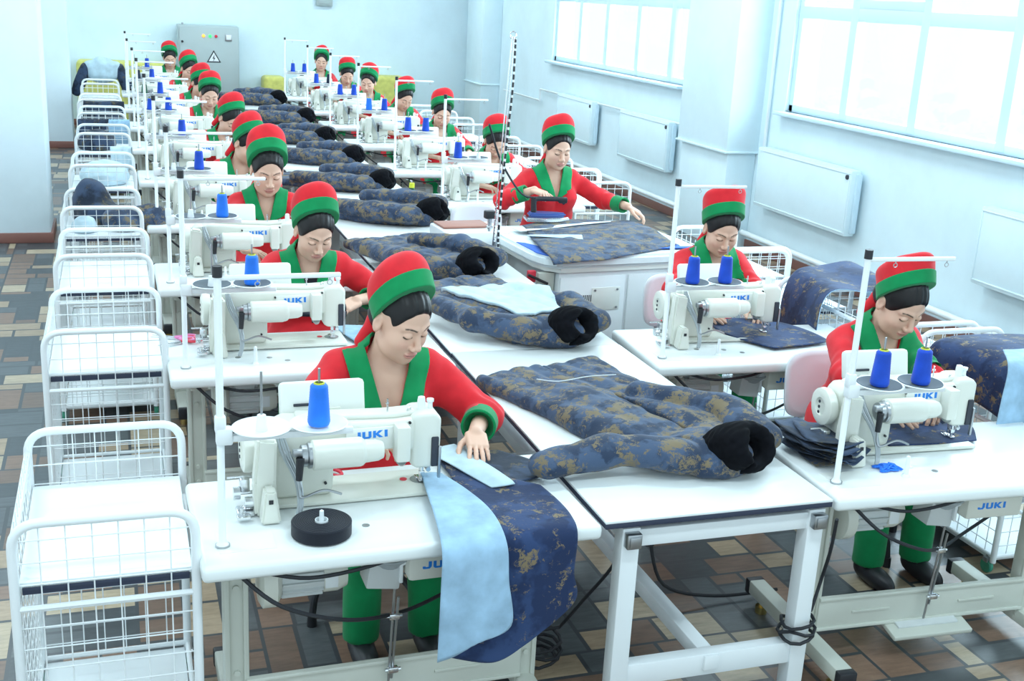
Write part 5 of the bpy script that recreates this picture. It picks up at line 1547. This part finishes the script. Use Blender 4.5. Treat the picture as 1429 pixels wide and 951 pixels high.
# loose power cables at the front work table
def coil(name, cx_, cy_, cz, r_, n, lab, tail):
    pts = [(cx_ + (r_ + .004 * (k % 5)) * math.cos(k * .5), cy_ + (r_ + .004 * (k % 4)) * math.sin(k * .5), cz + .0022 * k + .008 * math.sin(k * 1.3)) for k in range(n)]
    b = MB(); b.tube(pts + [Vector(p) for p in smooth_path(tail, 6)[1:]], .0062, 7)
    return tag(b.build(name, M_rubber), lab, 'cable')
coil('power_cable', 2.158, 3.025, .215, .052, 40, 'black power cable wound round the leg of the front work table', [(2.21, 3.03, .30), (2.26, 3.06, .42), (2.235, 3.00, .56), (2.205, 2.95, .70)])
coil('power_cable', 1.36, 3.42, .01, .075, 44, 'black power cable coiled on the floor below the hanging camouflage cloth', [(1.43, 3.42, .12), (1.47, 3.30, .30), (1.50, 3.12, .55), (1.47, 3.09, .70)])
# ================================================================ PEOPLE
GP = 'sewers in red tunics'
FLAT = [8, 8, 10, 14]; REST = [26, 30, 34, 40]; GRIP = [78, 82, 86, 88]
def person(loc, s, label, yaw=0):
    L = V3(loc[0], loc[1], 0)
    s = dict(s)
    for k in ('lh', 'rh'):
        a = list(s[k]); a[0] = V3(*a[0]) - L; s[k] = a
    return make_person((loc[0], loc[1], 0), 0.0, s, label, GP)
def default_hands(t, dx=0.0):
    nx, ny, _ = at_table(t, NX, NY)
    return dict(lh=((nx + .17 + dx, ny + .15, .838), (-.62, -.72, -.16), (.0, -.1, 1), REST),
                rh=((nx - .23 + dx, ny + .12, .838), (.80, -.52, -.14), (0, -.1, 1), REST))
# front woman of the aisle row row
person((.875, 4.03), dict(h=.003, hs=1.18, caph=.122,  lean=14, side=2, head=(27, 24, 3), wide=1.05, jaw=1.12, stout=1.08, slvw=1.2,
    lh=((1.145, 3.60, .832), (-.16, -.95, -.20), (.05, -.2, 1), FLAT, dict(sleeve=.62, pole=(.75, .40, -.45), spread=1.3)),
    rh=((.735, 3.62, .832), (.90, -.38, -.10), (0, 0, 1), REST, dict(sleeve=.7)), hairline=.078, vdepth=.225, dome=.07),
    'woman in red tunic and cap at the front aisle row machine, one hand flat')
person((.87, 5.72), dict(h=.004,  lean=17, head=(10, 30, 2), stout=1.0, undershirt=True,
    lh=((1.075, 5.37, .845), (-.80, -.52, -.22), (.1, -.3, 1), REST, dict(sleeve=.66)), rh=((.735, 5.27, .835), (.93, .05, -.10), (0, -.2, 1), REST, dict(sleeve=.60)), vdepth=.17),
    'woman in red tunic over dark undershirt, guiding cloth at the second aisle row machine')
person((.84, 7.15), dict(h=.0045, hs=1.2, hip=.60,  lean=10, head=(4, 22, 1), caph=.14, vdepth=.16, **default_hands(LEFT[2])),
    'woman in red tunic and tall rounded red cap at the third aisle row machine')
person((.86, 8.83), dict(h=.006, lean=16, head=(32, 30, 4), vdepth=.2, **default_hands(LEFT[3])),
    'woman with bowed head half hidden behind the third aisle row sewer')
person((.90, 10.6), dict(h=.0065, lean=16, head=(28, 40, 2), **default_hands(LEFT[4])),
    'woman bending low over the fifth aisle row machine, face shaded by her cap')
person((.90, 12.45), dict(h=.0065, lean=12, head=(6, 24, 4), captilt=62, **default_hands(LEFT[5])),
    'woman with open green collar at the sixth aisle row machine, hair showing under her cap')
person((.90, 14.05), dict(h=.007, lean=16, head=(24, 34, 0), captilt=64, **default_hands(LEFT[6])),
    'woman turned aside at the seventh aisle row machine, mostly hidden by the cap before her')
person((.89, 15.9), dict(h=.007, lean=10, head=(24, 26, 0), **default_hands(LEFT[7])),
    'woman seated second from the back of the aisle row row, before the grey cabinet')
person((.78, 17.85), dict(h=.007, lean=8, head=(2, 24, -3), **default_hands(LEFT[8], -.1)),
    'woman seated last in the aisle row row, beside the grey cabinet')
# window row row
person((3.07, 4.12), dict(h=.0033, hs=1.17, hip=.555, slvw=.95,  lean=15, head=(4, 33, 0), captilt=66, dome=.030, band=.042, caph=.104, hairline=.066, vdepth=.19, earring=False,
    lh=((3.035, 3.575, .852), (-.52, -.82, -.24), (.15, -.25, 1), REST, dict(sleeve=.72)), rh=((2.775, 3.560, .845), (.42, -.90, -.16), (0, -.1, 1), FLAT, dict(sleeve=.7))),
    'woman in red tunic and square-topped cap at the front window row machine')
person((3.03, 5.56), dict(h=.0038, lean=13, head=(-6, 28, 0), captilt=58, dome=.030, lump=.010, band=.044, caph=.12, vdepth=.15, jaw=1.05,
    lh=((3.075, 5.02, .835), (-.28, -.92, -.24), (.25, -.25, 1), REST, dict(sleeve=.72)), rh=((2.73, 5.03, .832), (.62, -.76, -.14), (0, -.1, 1), FLAT, dict(sleeve=.55))),
    'woman in creased red cap at the second window row machine, hands on camouflage cloth')
person((2.80, 7.42), dict(h=.004, sit=False, hip=.69, hs=1.1, lean=6, head=(4, 17, 2), captilt=52, vdepth=.17, earring=True,
    rh=((2.595, 7.125, 1.085), (.40, -.90, -.10), (0, -.1, 1), GRIP, dict(sleeve=.74, pole=(-.9, .4, -.5))),
    lh=((3.245, 7.05, .985), (.72, -.35, -.40), (.35, -.2, 1), REST, dict(sleeve=.80, pole=(.75, .5, -.6)))),
    'woman standing at the ironing table in red tunic, pressing camouflage cloth with an iron')
person((2.98, 9.45), dict(h=.0055, lean=20, head=(0, 42, -2), **default_hands(RIGHT[2])),
    'woman bent low at the window row machine just behind the ironing worker')
person((3.00, 11.15), dict(h=.006, lean=10, head=(-2, 28, 2), captilt=62, lump=.006, **default_hands(RIGHT[3])),
    'woman seated upright at the fourth window row machine, cap tilted back')
person((3.00, 12.85), dict(h=.006, lean=12, head=(16, 34, 0), captilt=62, **default_hands(RIGHT[4])),
    'woman looking down to one side at the fifth window row machine, dark hair showing')
person((2.98, 14.45), dict(h=.0065, lean=8, head=(-26, 20, 6), captilt=60, **default_hands(RIGHT[5])),
    'woman with head turned away at the sixth window row machine')
person((2.98, 16.0), dict(h=.007, lean=12, head=(0, 32, 0), captilt=62, **default_hands(RIGHT[6])),
    'woman with lowered head second from the back of the window row row')
person((2.96, 17.85), dict(h=.007, lean=2, head=(-8, 8, 4), captilt=62, **default_hands(RIGHT[7])),
    'woman with raised face at the very back of the window row row')
# ---------------------------------------------------------------- daylight and camera
wd = bpy.data.worlds.new('daylight'); SC.world = wd; wd.use_nodes = True
bg = wd.node_tree.nodes['Background']
bg.inputs[0].default_value = (.72, .91, 1.0, 1); bg.inputs[1].default_value = WORLD_S
for i, (y0, y1, z0, z1) in enumerate(wins):
    L = bpy.data.lights.new('daylight_window', 'AREA'); L.shape = 'RECTANGLE'; L.size = y1 - y0; L.size_y = z1 - z0
    L.energy = WIN_W * (y1 - y0) / 4.5; L.color = (.72, .91, 1.0)
    lo = bpy.data.objects.new('daylight_window', L); COL.objects.link(lo)
    lo.location = (WX + .75, (y0 + y1) / 2, (z0 + z1) / 2 + .25)
    lo.rotation_euler = (0, math.radians(90 - 20), 0) if 0 else (Vector((-1, 0, -.35))).to_track_quat('-Z', 'Y').to_euler()
H_CAM, F_PX = 2.3, 1614.087
yaw, pit, rol = (math.radians(v) for v in (19.3098, 16.5741, 3.16755))
fwd = Vector((math.sin(yaw) * math.cos(pit), math.cos(yaw) * math.cos(pit), -math.sin(pit)))
rt = Vector((math.cos(yaw), -math.sin(yaw), 0)); up = rt.cross(fwd)
r2 = rt * math.cos(rol) + up * math.sin(rol); u2 = up * math.cos(rol) - rt * math.sin(rol)
cd = bpy.data.cameras.new('camera'); co = bpy.data.objects.new('camera', cd); COL.objects.link(co)
cd.sensor_fit = 'HORIZONTAL'; cd.sensor_width = 36; cd.lens = F_PX / 1429 * 36; cd.clip_start = .05
co.matrix_world = Matrix(((r2.x, u2.x, -fwd.x, 0), (r2.y, u2.y, -fwd.y, 0), (r2.z, u2.z, -fwd.z, H_CAM), (0, 0, 0, 1)))
SC.camera = co
SC.view_settings.view_transform = 'Standard'; SC.view_settings.look = 'None'; SC.view_settings.gamma = 1; SC.view_settings.use_curve_mapping = False
SC.view_settings.exposure = EXPO
